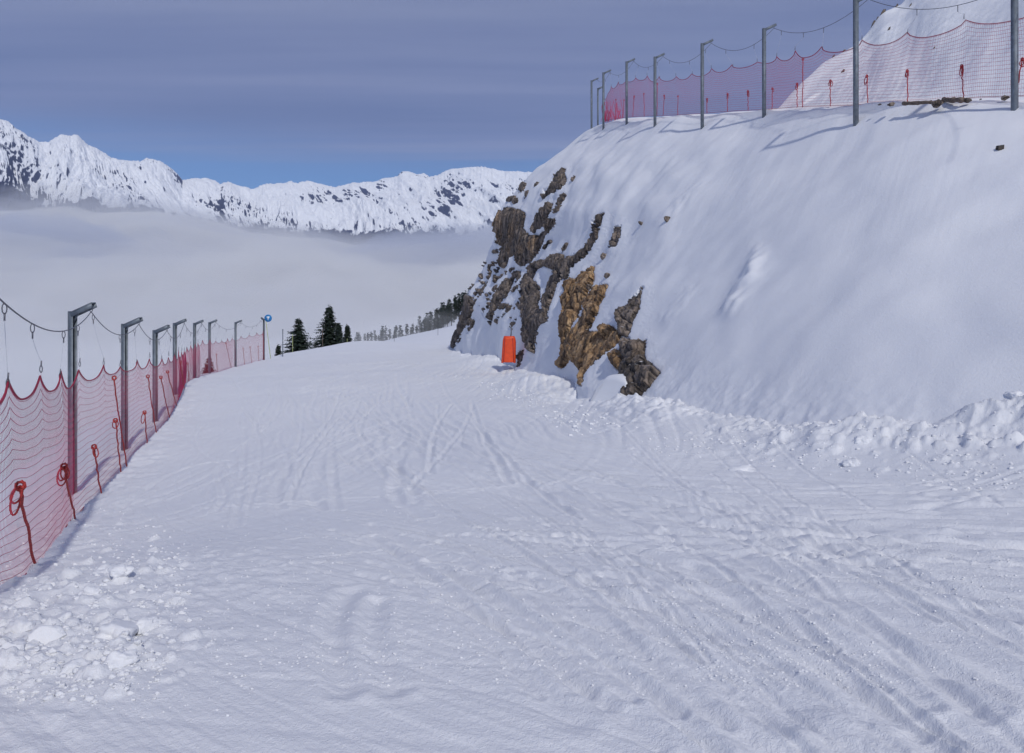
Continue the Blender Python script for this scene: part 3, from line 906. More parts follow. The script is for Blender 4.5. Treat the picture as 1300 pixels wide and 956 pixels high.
for k, (a, b, s, lab) in enumerate(bch):
    ds = np.linspace(7, 22, 300); xx = (a - 650) / F * ds
    zz = zfull(xx, ds, False); ray = (HZ - b) / F * ds
    i = int(np.argmax(zz > ray)) or 60
    bx, by, bz = xx[i], ds[i], zz[i]
    kb = np.argmin((bpx - a) ** 2 + (bpy_ - b) ** 2)
    if Bf[kb][1] < by:
        bx, by, bz = Bf[kb]
    v, f = blob(ICO3, (s * .8, s * .6, s * .6), 80 + k, .35, .6, False)
    tag(np_mesh('snow_chunk', v + [bx, by, bz + s * (.05 if k == 0 else -.22)], f, M_chunk, origin=(bx, by, bz)), lab, 'snow chunk', 'loose snow blocks along the berm')

# crumbs: uncountable small bits strewn over the piste and berm
R2 = np.random.default_rng(21)
cx, cy, cs = [], [], []


def crumbs(poly, n, smin, smax):
    pa = np.array(poly); c = 0
    while c < n:
        a = R2.uniform(pa[:, 0].min(), pa[:, 0].max()); b = R2.uniform(pa[:, 1].min(), pa[:, 1].max())
        if polysdf(np.array([a]), np.array([b]), poly)[0] < R2.uniform(0, 14): continue
        g = ray_ground(a, b)
        if g is None: continue
        cx.append(g[0]); cy.append(g[1]); cs.append(smin + (smax - smin) * R2.random() ** 3); c += 1


crumbs([(0, 700), (110, 640), (200, 650), (250, 700), (250, 800), (200, 900), (0, 920)], 1100, .005, .024)
crumbs([(0, 700), (110, 640), (300, 650), (400, 720), (420, 850), (300, 920), (0, 940)], 500, .003, .010)
crumbs([(750, 740), (900, 740), (1120, 820), (1150, 880), (900, 880), (820, 800)], 1300, .002, .008)
crumbs([(450, 620), (1300, 640), (1300, 880), (300, 880)], 2200, .002, .009)
crumbs([(900, 640), (1300, 700), (1300, 790), (1000, 730)], 800, .002, .009)
crumbs([(800, 545), (1300, 590), (1300, 640), (820, 580)], 700, .006, .026)
crumbs([(200, 620), (700, 600), (900, 860), (260, 860)], 700, .003, .010)
crumbs([(560, 470), (650, 480), (800, 545), (740, 560), (600, 500)], 260, .015, .05)
cx = np.array(cx); cy = np.array(cy); cs = np.array(cs); cz = zfull(cx, cy)
parts = []
for k in range(len(cx)):
    v, f = ICO1 if cs[k] > .012 else ICO1
    s = cs[k]
    w = v * (1 + .35 * np.sin(v[:, [1, 2, 0]] * 4 + k)) * [s, s * .8, s * .6] + [cx[k], cy[k], cz[k] + s * .15]
    parts.append((w, f))
vv_, ff_ = merge(parts)
tag(np_mesh('snow_crumbs', vv_, ff_, M_chunk), 'small snow crumbs strewn over the piste and below the bank', 'snow crumbs', kind='stuff')

# smooth cut snow wall beside the lowest outcrop
def slab_from(pix, d0, thick, name, label):
    fr = np.array([P(a, b, d + .15) for a, b, d in pix])
    bk = fr + np.array([1.2, 1.6, 0.0]) * thick
    n = len(fr)
    V = np.vstack([fr, bk])
    polys = [np.array([list(range(n))[::-1]]), np.array([list(range(n, 2 * n))]), np.array([[i, (i + 1) % n, n + (i + 1) % n, n + i] for i in range(n)])]
    o = np_mesh(name, V, polys, M_bank, smooth=True, origin=tuple(fr.mean(0)))
    add_bevel(o, .14, 5)
    tag(o, label, 'snow block')
    return o


slab_from([(746, 508, 19.6), (756, 490, 19.6), (770, 476, 19.4), (786, 476, 18.9), (795, 484, 18.5), (796, 540, 18.4), (770, 541, 18.8), (744, 533, 19.6)], 18.6, .8, 'snow_block', 'smooth cut snow wall beside the lowest dark rock outcrop')

# ------------------------------------------------------------------ posts
def make_post(name, foot, top_z, arm, label, group, w=.10):
    """foot (x,y,z), vertical steel section with a slanting arm; arm = (dx,dy,dz)"""
    r = empty(name, tuple(foot), label, 'post', group)
    foot = np.array(foot, float)
    hgt = top_z - foot[2]
    d = np.array([arm[0], arm[1], 0]); d /= np.linalg.norm(d)
    s = np.array([-d[1], d[0], 0])
    M = np.stack([d, s, [0, 0, 1]], 1)
    prts = []
    # channel section: web + two flanges
    prts.append(box(foot + [0, 0, (hgt - .9) / 2] - d * (w / 2 - .008), .012, w, hgt + .9, M))
    for q in (-1, 1):
        prts.append(box(foot + [0, 0, (hgt - .9) / 2 - .004] + s * q * (w / 2 - .006) + d * .007, w - .012, .010, hgt + .892, M))
    v, f = merge(prts)
    o = np_mesh('upright', v, f, M_steel, r, smooth=False)
    a0 = foot + [0, 0, hgt - .02]; a1 = a0 + np.array(arm)
    L = np.linalg.norm(a1 - a0); t = (a1 - a0) / L
    nrm = np.cross(t, s)
    M2 = np.stack([t, s, nrm], 1)
    v, f = merge([box((a0 + a1) / 2 + t * .02, L + .06, w * 1.02, .012, M2),
                  box((a0 + a1) / 2 + t * .02 + nrm * .04 * (-1 if nrm[2] > 0 else 1) + s * w * .46, L + .055, .010, w * .8, M2), box((a0 + a1) / 2 + t * .02 + nrm * .04 * (-1 if nrm[2] > 0 else 1) - s * w * .46, L + .055, .010, w * .8, M2)])
    np_mesh('arm', v, f, M_steel, r, smooth=False)
    # gusset plate
    g = np.array([a0 + [0, 0, -.22], a0 + [0, 0, .0], a0 + t * .2])
    gv = np.vstack([g + s * .008, g - s * .008])
    np_mesh('gusset', gv, [np.array([[0, 1, 2], [5, 4, 3]]), np.array([[0, 3, 4, 1], [1, 4, 5, 2], [2, 5, 3, 0]])], M_steel, r, smooth=False)
    tipp = a1 + [0, 0, -.03]
    # ring hook below the tip
    ang = np.linspace(0, 2 * math.pi, 13)[:-1]
    ring = tipp + np.stack([np.cos(ang)[:, None] * d * .03 + np.sin(ang)[:, None] * np.array([0, 0, .05]) - np.array([0, 0, .055])], 0)[0]
    v, f = tubes([ring], .006, 5, closed=True)
    np_mesh('hook', v, f, M_hook, r)
    return r, tipp + np.array([0, 0, -.10])


left_posts = [(92, 637, 395, 13.1), (158, 590, 411, 17.3), (197, 541, 419, 21.5), (222, 512, 410, 27.2), (247, 487, 410, 35.5), (266, 478, 409, 41.5), (299, 468, 409, 49), (335, 459, 405, 56)]
ll = ['nearest gallows post of the left net fence, standing at the broken snow', 'second gallows post of the left net fence, beside a dark little fir top', 'third gallows post on the left, its head set lower than its neighbours',
      'fourth gallows post on the left, where the net edge bunches into steep scallops', 'fifth gallows post on the left, just left of the rust coloured fir', 'sixth gallows post on the left, in front of the rust coloured fir',
      'seventh gallows post on the left, alone in the flat far stretch of net', 'last gallows post of the left net, beside the round blue sign']
tipsL = []
for k, ((a, b, t, d), lab) in enumerate(zip(left_posts, ll)):
    f_ = P(a, b, d); tz = P(a, t, d)[2]
    f_[2] = float(zfull(f_[:1], f_[1:2])[0]) if abs(float(zfull(f_[:1], f_[1:2])[0]) - f_[2]) < 1.0 else f_[2]
    arm = (.36, -.10, .14) if k < 7 else (-.05, -.30, .12)
    r, tp = make_post('net_post', f_, tz, arm, 'grey steel ' + lab, 'steel posts of the left net fence')
    tipsL.append(tp)

right_posts = [(1288, 172, -30, 16.3), (1086.5, 156, -1, 20.6), (970, 151, 36, 27), (891.5, 157, 55, 31), (831.5, 160, 72, 35.5), (795.5, 154, 78, 41), (766, 159, 92, 45), (751, 162, 102, 50), (759, 156, 112, 54)]
rl = ['gallows post at the right picture edge, tallest of the upper fence', 'gallows post before the snowy hill, left of the wooden beams', 'gallows post above the smooth bank, third from the right',
      'gallows post above the bank, fourth from the right', 'gallows post of the upper fence, fifth from the right', 'gallows post where the upper net bunches dark red, sixth from the right', 'gallows post at the left end of the upper net',
      'gallows post standing free at the far left of the upper fence', 'short gallows post half hidden between the two leftmost posts of the upper fence']
tipsR = []
for k, ((a, b, t, d), lab) in enumerate(zip(right_posts, rl)):
    f_ = P(a, b, d); tz = P(a, t, d)[2]
    r, tp = make_post('net_post', f_, tz, (.38, .12, .20) if k < 8 else (.3, -.1, .12), 'grey steel ' + lab, 'steel posts of the upper net fence', .098)
    tipsR.append(tp)


# ------------------------------------------------------------------ nets
def lerp_poly(pts, s):
    pts = np.asarray(pts, float)
    seg = np.linalg.norm(np.diff(pts[:, :2], axis=0), axis=1)
    cum = np.concatenate([[0], np.cumsum(seg)])
    return np.stack([np.interp(s, cum, pts[:, i]) for i in range(pts.shape[1])], -1)


def poly_len(pts):
    pts = np.asarray(pts, float)
    return np.linalg.norm(np.diff(pts[:, :2], axis=0), axis=1).sum()


def make_net(name, label, bot, topz, spacing, sag, vstep, hstep, fringe, side, tie_s, seed, rad=(.0013, .0027), far=None):
    """bot: (n,3) ground line; topz: (n,) top height there"""
    B5 = np.hstack([bot, np.asarray(topz)[:, None]])
    L = poly_len(B5)
    root = empty(name, tuple(bot[0]), label, 'safety net')
    rg = np.random.default_rng(seed)
    hang = [0.0]
    while hang[-1] < L - spacing * .5:
        hang.append(hang[-1] + spacing * rg.uniform(.88, 1.12))
    hang = np.array(hang) * L / hang[-1]

    def top_at(s):
        s = np.asarray(s, float)
        b = lerp_poly(B5, s)
        i = np.clip(np.searchsorted(hang, s) - 1, 0, len(hang) - 2)
        f = (s - hang[i]) / (hang[i + 1] - hang[i])
        return b[..., 3], sag * np.array([.55, 1.25, .8, 1.1, .7, 1.4, .95, .6])[i % 8] * (4 * (f - .5) ** 2) ** 1.2 - sag * .55

    def point(s, b):
        p = lerp_poly(B5, s)
        tz, scal = top_at(s)
        z0 = p[..., 2] - .04
        z = z0 + (tz - z0) * b + scal * np.asarray(b) ** 3.5
        off = side * (0.06 * np.sin(b * math.pi) + .02 * noise3(s * .5, b * 1.5, seed) + .004 * noise3(s * 2.1, b * 3, seed + 1))
        zz = z + .035 * noise3(s * 1.1, b * 2, seed + 5) * np.sin(b * math.pi)
        nx = fringe
        return np.stack([p[..., 0] + off * nx[0], p[..., 1] + off * nx[1], zz], -1)

    nh = hstep
    sv = []; s = 0.0
    paths = []
    s_arr = np.arange(0, L, vstep)
    bb_ = np.linspace(0, 1, 13)
    for s in s_arr:
        paths.append(point(np.full(13, s), bb_))
    v1, f1 = tubes(paths, rad[0], 3, caps=False)
    sh = np.arange(0, L, .11)
    hp = [point(sh, np.full(len(sh), b)) for b in np.linspace(0.0, .985, nh)]
    v2, f2 = tubes(hp, rad[1], 3, caps=False)
    v, f = merge([(v1, f1), (v2, f2)])
    np_mesh('netting', v, f, M_net, root)
    v, f = tubes([point(sh, np.full(len(sh), 1.0))], .010, 5)
    np_mesh('top_rope', v, f, M_netline, root)
    v, f = tubes([point(sh, np.full(len(sh), 0.0)) + [0, 0, .02]], .006, 4)
    np_mesh('bottom_rope', v, f, M_netline, root)
    hooks = point(hang, np.full(len(hang), 1.0))
    for k, hpnt in enumerate(hooks[:60]):
        ang = np.linspace(0, 2 * math.pi, 11)[:-1]
        ring = hpnt + np.stack([np.cos(ang) * .010, np.cos(ang) * .006, np.sin(ang) * .035 + .035], -1)
        v, f = tubes([ring], .005, 4, closed=True)
        v3, f3 = tubes([np.array([hpnt + [0, 0, .06], hpnt + [.005, 0, .12]])], .007, 5)
        v, f = merge([(v, f), (v3, f3)])
        np_mesh('hanger', v, f, M_hook, root)
    # tie ropes: a knotted rope coil half way up, its tail running down to the snow
    for k, (s, b, lean, coil) in enumerate(tie_s):
        t0 = point(np.array(s), np.array(b)); t1 = point(np.array(min(s + lean, L - .01)), np.array(0.0))
        ff = np.array([fringe[0], fringe[1], 0.0]) * side * .05
        t0 = t0 + ff; t1 = t1 + ff
        q = np.linspace(0, 1, 14)[:, None]
        main = t0 * (1 - q) + t1 * q + np.array([0, 0, 1.0]) * (-.03 * np.sin(q * math.pi)) + rg.normal(size=(14, 3)) * .006
        along = (t1 - t0); along[2] = 0
        al = np.array([-fringe[1], fringe[0], 0])
        pths = [main]; rad_ = [np.full(14, .013)]
        # knot
        a = np.linspace(0, 4 * math.pi, 18)
        pths.append(t0 + np.stack([np.cos(a) * .03, np.sin(a * 1.3) * .02, np.sin(a) * .035 + .02], -1)); rad_.append(np.full(18, .012))
        for c in range(coil):
            a = np.linspace(-math.pi / 2, 1.5 * math.pi, 18)
            w = rg.uniform(.03, .07); hh_ = rg.uniform(.06, .12)
            sx = rg.uniform(-.07, .07)
            lp = t0 + al[None] * (sx * np.sin((a + 1.57) / 2)[:, None] + (np.cos(a) * w)[:, None]) + np.stack([a * 0, a * 0, -(np.sin(a) + 1) * hh_ + .02], -1)
            pths.append(lp); rad_.append(np.full(18, .009))
        v, f = tubes(pths, rad_, 5)
        np_mesh('tie_rope', v, f, M_tie, root)
    return root, hooks, hang, point, L


bl = np.array([[-2.3, 1.0], [-2.85, 3.6], [-3.9, 6.1], [-4.61, 7.7], [-6.07, 11], [-6.71, 13], [-7.7, 16], [-9, 20.5], [-10.5, 25], [-12.7, 31], [-14.9, 38], [-17, 48.5], [-17.45, 56]])
zb = zfull(bl[:, 0], bl[:, 1], False)
tz = np.array([-.35, -.45, -.62, -.66, -.90, -.90, -1.02, -1.20, -1.30, -1.36, -1.36, -1.50, -1.25])
# refine the bottom line so it follows the snow
sL = np.linspace(0, poly_len(bl), 120)
b2 = lerp_poly(np.hstack([bl, tz[:, None]]), sL)
bot = np.stack([b2[:, 0], b2[:, 1], zfull(b2[:, 0], b2[:, 1])], -1)
sLseg = poly_len(bot)


def s_of_px(px_):
    p = bot[:, 0] / bot[:, 1] * F + 650
    seg = np.concatenate([[0], np.cumsum(np.linalg.norm(np.diff(bot[:, :2], axis=0), axis=1))])
    ok = bot[:, 1] > 3
    return float(np.interp(px_, p[ok], seg[ok]))


tp_ = [(14, 42, .50, 2), (73, 93, .47, 3), (113, 126, .44, 1), (141, 151, .55, 1), (142, 158, .95, 0), (179, 185, .42, 1), (185, 197, .86, 0), (201, 214, .80, 0), (210, 223, .84, 0), (227, 233, .8, 0), (236, 239, .6, 0),
       (273, 275, .6, 0), (286, 293, .95, 0), (307, 310, .62, 0), (316, 319, .6, 0), (326, 328, .55, 0), (333, 335, .95, 0)]
ties = [(s_of_px(a), c, s_of_px(b) - s_of_px(a), n_) for a, b, c, n_ in tp_]
netL, hooksL, hangL, ptL, LL = make_net('safety_net', 'long red safety net along the left edge of the piste', bot, b2[:, 2], 1.9, .19, .050, 21, (.9, -.43), 1, ties, 3)

rb_px = np.array([1420, 1300, 1240, 1180, 1088, 1020, 970, 930, 892, 862, 832, 812, 796, 782, 772, 768])
rb_py = np.array([112, 120, 122, 128, 132, 134, 138, 140, 143, 145, 146, 147, 148, 150, 152, 153])
rt_py = np.array([2, 17, 29, 41, 57, 69, 77, 85, 93, 99, 101, 99, 102, 108, 116, 128])
rd = np.array([14.4, 16.8, 17.6, 18.7, 21.6, 24.3, 28, 30, 32.4, 34.6, 37, 39.2, 41.6, 44, 46, 47])
br = np.array([P(a, b, d) for a, b, d in zip(rb_px, rb_py, rd)])
tzr = np.array([P(a, b, d)[2] for a, b, d in zip(rb_px, rt_py, rd)])


def s_of_pxr(v):
    seg = np.concatenate([[0], np.cumsum(np.linalg.norm(np.diff(br[:, :2], axis=0), axis=1))])
    return float(np.interp(-v, -rb_px, seg))


tiesr = [(s_of_pxr(a), b, l, c) for a, b, l, c in ((1293, .45, .1, 2), (1217, .46, -.1, 2), (1150, .48, -.1, 2), (1098, .46, -.1, 2), (1052, .45, -.1, 2), (1018, .95, .05, 0), (1010, .45, -.1, 2), (978, .42, -.1, 1), (947, .42, -.1, 2), (921, .42, -.1, 2), (895, .35, -.1, 1), (858, .5, -.1, 0),
                                                   (841, .55, .0, 1), (833, .9, .0, 0), (815, .6, -.2, 0), (803, .55, .1, 1), (790, .5, 0, 0), (780, .6, 0, 0))]
netR, hooksR, hangR, ptR, LR = make_net('safety_net', 'red safety net along the upper track above the snow bank', br, tzr, 1.75, .20, .045, 20, (.95, .3), 1, tiesr, 8, rad=(.0019, .0034))
# bunched end of the upper net
e0 = P(770, 152, 46.3)
pths = []
for k in range(46):
    x0 = R2.uniform(-.25, .9); hgt = R2.uniform(.5, 1.2)
    q = np.linspace(0, 1, 7)
    pths.append(np.stack([e0[0] + x0 + .06 * np.sin(q * 5 + k), e0[1] + R2.uniform(-.3, .3) + 0 * q, e0[2] - .1 + q * hgt], -1))
v, f = tubes(pths, .012, 4)
o = np_mesh('folded_netting', v, f, M_net, netR)


# ------------------------------------------------------------------ carrying cables with clips and strings
def catenary(a, b, sag, n=22):
    t = np.linspace(0, 1, n)[:, None]
    p = a * (1 - t) + b * t
    p[:, 2] -= sag * 4 * (t[:, 0] * (1 - t[:, 0]))
    return p


def make_cable(name, label, pts, sags, hooks, per, seed):
    root = empty(name, tuple(pts[0]), label, 'cable')
    segs = [catenary(a, b, s) for (a, b), s in zip(zip(pts[:-1], pts[1:]), sags)]
    path = np.vstack([segs[0]] + [s[1:] for s in segs[1:]])
    v, f = tubes([path], .0075, 5)
    np_mesh('wire', v, f, M_cable, root)
    cum = np.concatenate([[0], np.cumsum(np.linalg.norm(np.diff(path, axis=0), axis=1))])
    rg = np.random.default_rng(seed)
    strs = []
    for hk in hooks:
        # cable point beside this hanger
        j = np.argmin((path[:, 0] - hk[0]) ** 2 + (path[:, 1] - hk[1]) ** 2)
        s = cum[j] + rg.uniform(-.4, .4)
        c = np.array([np.interp(s, cum, path[:, i]) for i in range(3)])
        ang = np.linspace(0, 2 * math.pi, 11)[:-1]
        ring = c + np.stack([np.cos(ang) * .013, np.cos(ang) * .013, np.sin(ang) * .045 - .045], -1)
        v, f = tubes([ring], .005, 4, closed=True)
        v3, f3 = tubes([np.array([c - [0, 0, .08], c - [0, 0, .15]])], .008, 5)
        v, f = merge([(v, f), (v3, f3)])
        np_mesh('clip', v, f, M_hook, root)
        e = hk + [0, 0, .12]
        strs.append(catenary(c - [0, 0, .14], e, .02, 6))
    for st1 in strs:
        v, f = tubes([st1], .0028, 3, caps=False)
        np_mesh('string', v, f, M_string, root)
    return root


pL = [np.array([-1.7, .2, .72])] + tipsL[:]
pL[0] = np.array([-3.7, 5.3, .42])
make_cable('steel_cable', 'thin dark carrying cable strung between the heads of the left posts', pL, [.42, .30, .30, .35, .4, .35, .4, .4], hooksL[2:], 2, 1)
prev = P(1440, -70, 12.5)
make_cable('steel_cable', 'thin dark carrying cable strung between the heads of the upper posts', [prev] + tipsR[:8], [.35, .45, .45, .5, .5, .4, .4, .3], hooksR, 2, 2)

# ------------------------------------------------------------------ beams and stones under the upper net
for k, (a0, a1, b0, b1, lab, rr_) in enumerate([(1147, 1182, 131.5, 129.5, 'long dark wooden edge beam under the upper net, left of the stone', .045), (1198, 1222, 127, 127, 'short wooden edge beam under the upper net, right of the stone', .055)]):
    p0 = P(a0, b0, 19.0 - .6 * k); p1 = P(a1, b1, 18.2 - .6 * k)
    q = np.linspace(0, 1, 12)[:, None]
    pa = p0 * (1 - q) + p1 * q + RNG.normal(size=(12, 3)) * .006
    v, f = tubes([pa], rr_ * (1 + .12 * RNG.normal(size=12)), 9)
    tag(np_mesh('wooden_beam', v, f, M_wood, origin=tuple(p0)), lab, 'beam', 'edge beams under the upper net')
stn = [(1189, 132, 18.1, .17, 'brown angular stone wedged between the wooden beams under the upper net'), (1228, 127, 17.6, .10, 'dark stone at the right end of the short beam'), (1132, 132.5, 19.4, .10, 'flat dark stone left of the long beam'),
       (1117, 132.5, 19.9, .05, 'smallest dark stone far left of the long beam'), (1276, 125, 17.1, .11, 'brown stone under the upper net just left of the right edge post'), (1270, 189, 16.2, .10, 'lone grey stone on the bank below the right edge post'), (1245, 126, 17.4, .03, 'pebble between the two brown stones under the upper net')]
for k, (a, b, d, s, lab) in enumerate(stn):
    kb = np.argmin((bpx - a) ** 2 + (bpy_ - b) ** 2)
    c = Bf[kb] + [0, 0, s * .2] if k == 5 else P(a, b, d)
    s *= .75; v, f = blob(ICO3, (s * 1.25, s, s), 120 + k, .4, .7)
    o = np_mesh('stone', v + c, f, M_rock, origin=tuple(c)); set_attr(o, 'ochre', np.full(len(v), .1))
    tag(o, lab, 'stone', 'stones under the upper net' if k != 5 else None)
# stones on the upper hillside
hs = [(1094, 22, .5, 1.9), (1098, 12, .3, 1.0), (1062, 50, .35, 1.0), (1052, 62, .3, .9), (1110, 6, .5, 1.6), (1116, 15, .4, 1.0), (1128, 38, .35, 1.3), (1075, 42, .25, .6), (1186, 62, .2, .5), (1136, 4, .35, 1.2), (1156, 8, .3, .9), (1070, 92, .4, 1.1)]
hs_lab = ['short', 'tiny', 'stubby', 'blunt', 'tall', 'leaning', 'long', 'thin', 'faint', 'high', 'pale', 'lone']
for k, (a, b, s, hgt) in enumerate(hs):
    kb = np.argmin((hpx - a) ** 2 + (hpy - b) ** 2)
    c = HF[kb]
    v, f = blob(ICO2, (s * .3, s * .3, hgt * .3), 160 + k, .5, 1.0)
    v[:, 0] += v[:, 2] * .5
    o = np_mesh('stone', v + c, f, M_rock, origin=tuple(c)); set_attr(o, 'ochre', np.full(len(v), -.1))
    tag(o, 'small dark rock on the snowy hill above the upper net', 'stone', 'dark rocks on the hill at the upper right')

# ------------------------------------------------------------------ orange cover, sign, marker poles
c0 = P(645.5, 460, 36.5)
root = empty('hydrant_cover', tuple(c0), 'bright orange padded cover round a pipe at the foot of the cliff', 'cover')
nr, ncc = 12, 14
vv2 = []
for i in range(nr):
    t = i / (nr - 1)
    w = .335 - .035 * t - .05 * (t > .85) * (t - .85) / .15
    dd_ = .22 - .05 * t
    for j in range(ncc):
        a = 2 * math.pi * j / ncc
        ca, sa = math.cos(a), math.sin(a)
        rx = w * np.sign(ca) * abs(ca) ** .55; ry = dd_ * np.sign(sa) * abs(sa) ** .55
        vv2.append(c0 + [rx + .05 * t, ry, t * 1.18 + .03 * math.sin(a * 3 + t * 5)])
vv2 = np.array(vv2)
q = grid_faces(nr, ncc, wrap=True)
np_mesh('cover', vv2, [q, np.array([list(range((nr - 1) * ncc, nr * ncc))])], M_orange, root)
v, f = tubes([np.array([c0 + [-.22 - .0, -.235, .02], c0 + [-.16, -.215, 1.12]]), np.array([c0 + [.24, -.22, .02], c0 + [.2, -.20, 1.12]])], .012, 4)
np_mesh('seam', v, f, M_netline, root)
v, f = tubes([np.array([c0 + [.10, .02, 1.1], c0 + [.14, .02, 1.55]]), np.array([c0 + [.03, .02, 1.66], c0 + [.14, .02, 1.56], c0 + [.20, .02, 1.5]])], .028, 6)
np_mesh('pipe', v, f, M_pole, root)

# blue round piste sign
c1 = P(339, 458, 58.0); ctop = P(340.5, 404, 58.0)
root = empty('piste_sign', tuple(c1), 'small round blue sign with a white mark on a thin yellowish pole', 'sign')
v, f = tubes([np.array([P(345, 458, 58.0) - [0, 0, .5], P(337.5, 407, 58.0)])], .022, 6)
np_mesh('pole', v, f, M_yellow, root)
ang = np.linspace(0, 2 * math.pi, 33)[:-1]
fr = ctop + np.stack([np.cos(ang) * .27, ang * 0 - .03, np.sin(ang) * .27], -1); bk = fr + [0, .03, 0]
n = 32
np_mesh('disc', np.vstack([fr, bk]), [np.array([list(range(n))]), np.array([list(range(n, 2 * n))[::-1]]), np.array([[i, n + i, n + (i + 1) % n, (i + 1) % n] for i in range(n)])], M_blue, root, smooth=False)
mk = np.array([(-.10, .13), (.10, .13), (.10, .04), (.03, -.04), (.03, -.14), (-.03, -.14), (-.03, -.04), (-.10, .04)])
fr = ctop + np.stack([mk[:, 0], np.full(8, -.045), mk[:, 1]], -1); bk = fr + [0, .012, 0]
np_mesh('mark', np.vstack([fr, bk]), [np.array([list(range(8))]), np.array([[i, 8 + i, 8 + (i + 1) % 8, (i + 1) % 8] for i in range(8)])], M_white, root, smooth=False)

poles = [(359, 456, 419, 60, .035, M_steel, 'thick grey marker pole right of the blue sign'), (371.5, 450, 425, 65, .018, M_yellow, 'thin pale marker pole in front of the left fir'), (409.5, 441.5, 418, 71, .022, M_wood, 'thin brownish marker pole in front of the tall fir'),
         (466.5, 438, 424, 77, .022, M_pole, 'thin dark marker pole on the crest right of the firs'), (440.8, 438.5, 431, 75, .016, M_yellow, 'shortest pale stick on the crest before the small fir'), (500.5, 438, 427, 80, .018, M_pole, 'thin pole on the crest furthest right'),
         (556, 424, 416, 128, .03, M_pole, 'tiny far pole on the shoulder right of the crest')]
for a, b, t, d, r_, m_, lab in poles:
    p0 = P(a, b + 6, d); p1 = P(a, t, d)
    v, f = tubes([np.array([p0, (p0 + p1) / 2, p1])], r_, 6)
    vc, fc = tubes([np.array([p1, p1 + [0, 0, .06]])], r_ * 1.35, 6)
    v, f = merge([(v, f), (vc, fc)])
    tag(np_mesh('marker_pole', v, f, m_, origin=tuple(p0)), lab, 'pole', 'piste marker poles on the crest')


# ------------------------------------------------------------------ firs
def crown_mesh(hgt, rad, seed, layers, per, leaf, base=.06):
    rg = np.random.default_rng(seed)
    quads = []
    for L_ in range(layers):
        t = (L_ + rg.uniform(0, .6)) / layers
        z0_ = hgt * (base + (1 - base) * t)
        Rr = rad * (1 - t) ** .9 * rg.uniform(.82, 1.1) + .05 * rad
        nbr = max(5, int(per * (1 - t * .6)))
        a0 = rg.uniform(0, 6.28)
        for k in range(nbr):
            a = a0 + 6.283 * k / nbr + rg.normal() * .25
            z = z0_ + rg.normal() * hgt / layers * .9
            ln = Rr * rg.uniform(.45, 1.2)
            dirv = np.array([math.cos(a), math.sin(a), 0]); sd = np.array([-dirv[1], dirv[0], 0])
            m = max(2, int(ln / leaf))
            for j in range(m):
                u = (j + .6) / m
                # branch droops then tip lifts
                c = dirv * ln * u + np.array([0, 0, z + ln * (-.38 * u + .22 * u * u)])
                w = leaf * (1.25 - .7 * u) * rg.uniform(.6, 1.3)
                for q in range(3):
                    s = (-1, 1, 0)[q]
                    tilt = rg.uniform(-.55, .25)
                    ax = (dirv * rg.uniform(.5, 1) + sd * s * rg.uniform(.5, 1.0) + np.array([0, 0, -.5 * rg.random()])); ax /= np.linalg.norm(ax)
                    pr = np.cross(ax, [0, 0, 1]); e = ax * w * 1.5 + np.array([0, 0, tilt * w])
                    pw = pr * w * .46 + np.array([0, 0, rg.uniform(-.25, .25) * w])
                    b = c + rg.normal(size=3) * leaf * .12
                    quads.append([b - pw * .6, b + e * .55 - pw, b + e, b + e * .5 + pw])
    # leader
    for k in range(10):
        z = hgt * (.96 + .07 * k / 10)
        a = rg.uniform(0, 6.28); d = np.array([math.cos(a), math.sin(a), .8]) * leaf * .8
        b = np.array([0, 0, z]); quads.append([b, b + d * .5 + [0, 0, .1 * leaf], b + d, b + d * .5 - [0, 0, .2 * leaf]])
    V = np.array(quads).reshape(-1, 3)
    return V, np.arange(len(V)).reshape(-1, 4)


def fir(base, hgt, rad, seed, label, layers=34, per=17, leaf=.17, mat=None, group=None, lowest=.03):
    r = empty('fir_tree', tuple(base), label, 'fir tree', group)
    V, Q = crown_mesh(hgt, rad, seed, layers, per, leaf, lowest)
    np_mesh('crown', V + np.array(base), Q, mat or M_needle, r, smooth=False)
    p = np.array([[0, 0, -.6], [0.02, 0, hgt * .4], [0, .02, hgt * .8], [0, 0, hgt]]) + np.array(base)
    v, f = tubes([p], [np.array([.05, .035, .018, .006]) * hgt * .5], 7)
    np_mesh('trunk', v, f, M_bark, r)
    return r


def fir_at(px_, ybase, ytop, d, wpx, seed, label, **kw):
    b = P(px_, ybase, d); t = P(px_, ytop, d)
    return fir(b, t[2] - b[2], wpx / F * d / 2, seed, label, **kw)


fir_at(418, 464, 389, 84, 70, 1, 'tallest dark fir on the crest, in the middle of the group', leaf=.21, layers=44, per=24)
fir_at(430, 452, 412, 88, 26, 11, 'narrow dark fir wedged behind the tallest fir', leaf=.2, layers=36, per=18)
fir_at(379, 472, 406, 80, 72, 2, 'broad dark fir left of the tallest fir on the crest', leaf=.21, layers=40, per=24)
fir_at(441, 450, 413, 86, 22, 3, 'small pointed fir on the right end of the crest group', leaf=.18, layers=34, per=18)
fir_at(353.5, 462, 438, 70, 14, 4, 'smallest fir top peeking over the crest beside the grey pole', leaf=.14, layers=22, per=14)
fir_at(363, 468, 446, 72, 16, 14, 'low fir top at the left foot of the broad fir', leaf=.14, layers=22, per=14)
fir_at(265.5, 492, 455, 62, 36, 5, 'rust coloured young fir behind the red net', leaf=.15, layers=28, per=16, mat=M_needle2)
fir_at(130, 565, 537, 34, 22, 6, 'dark fir top behind the net between the first two posts', leaf=.075, layers=22, per=14)
fir_at(166, 545, 514, 38, 16, 7, 'dark fir top behind the net just right of the second post', leaf=.075, layers=22, per=14)
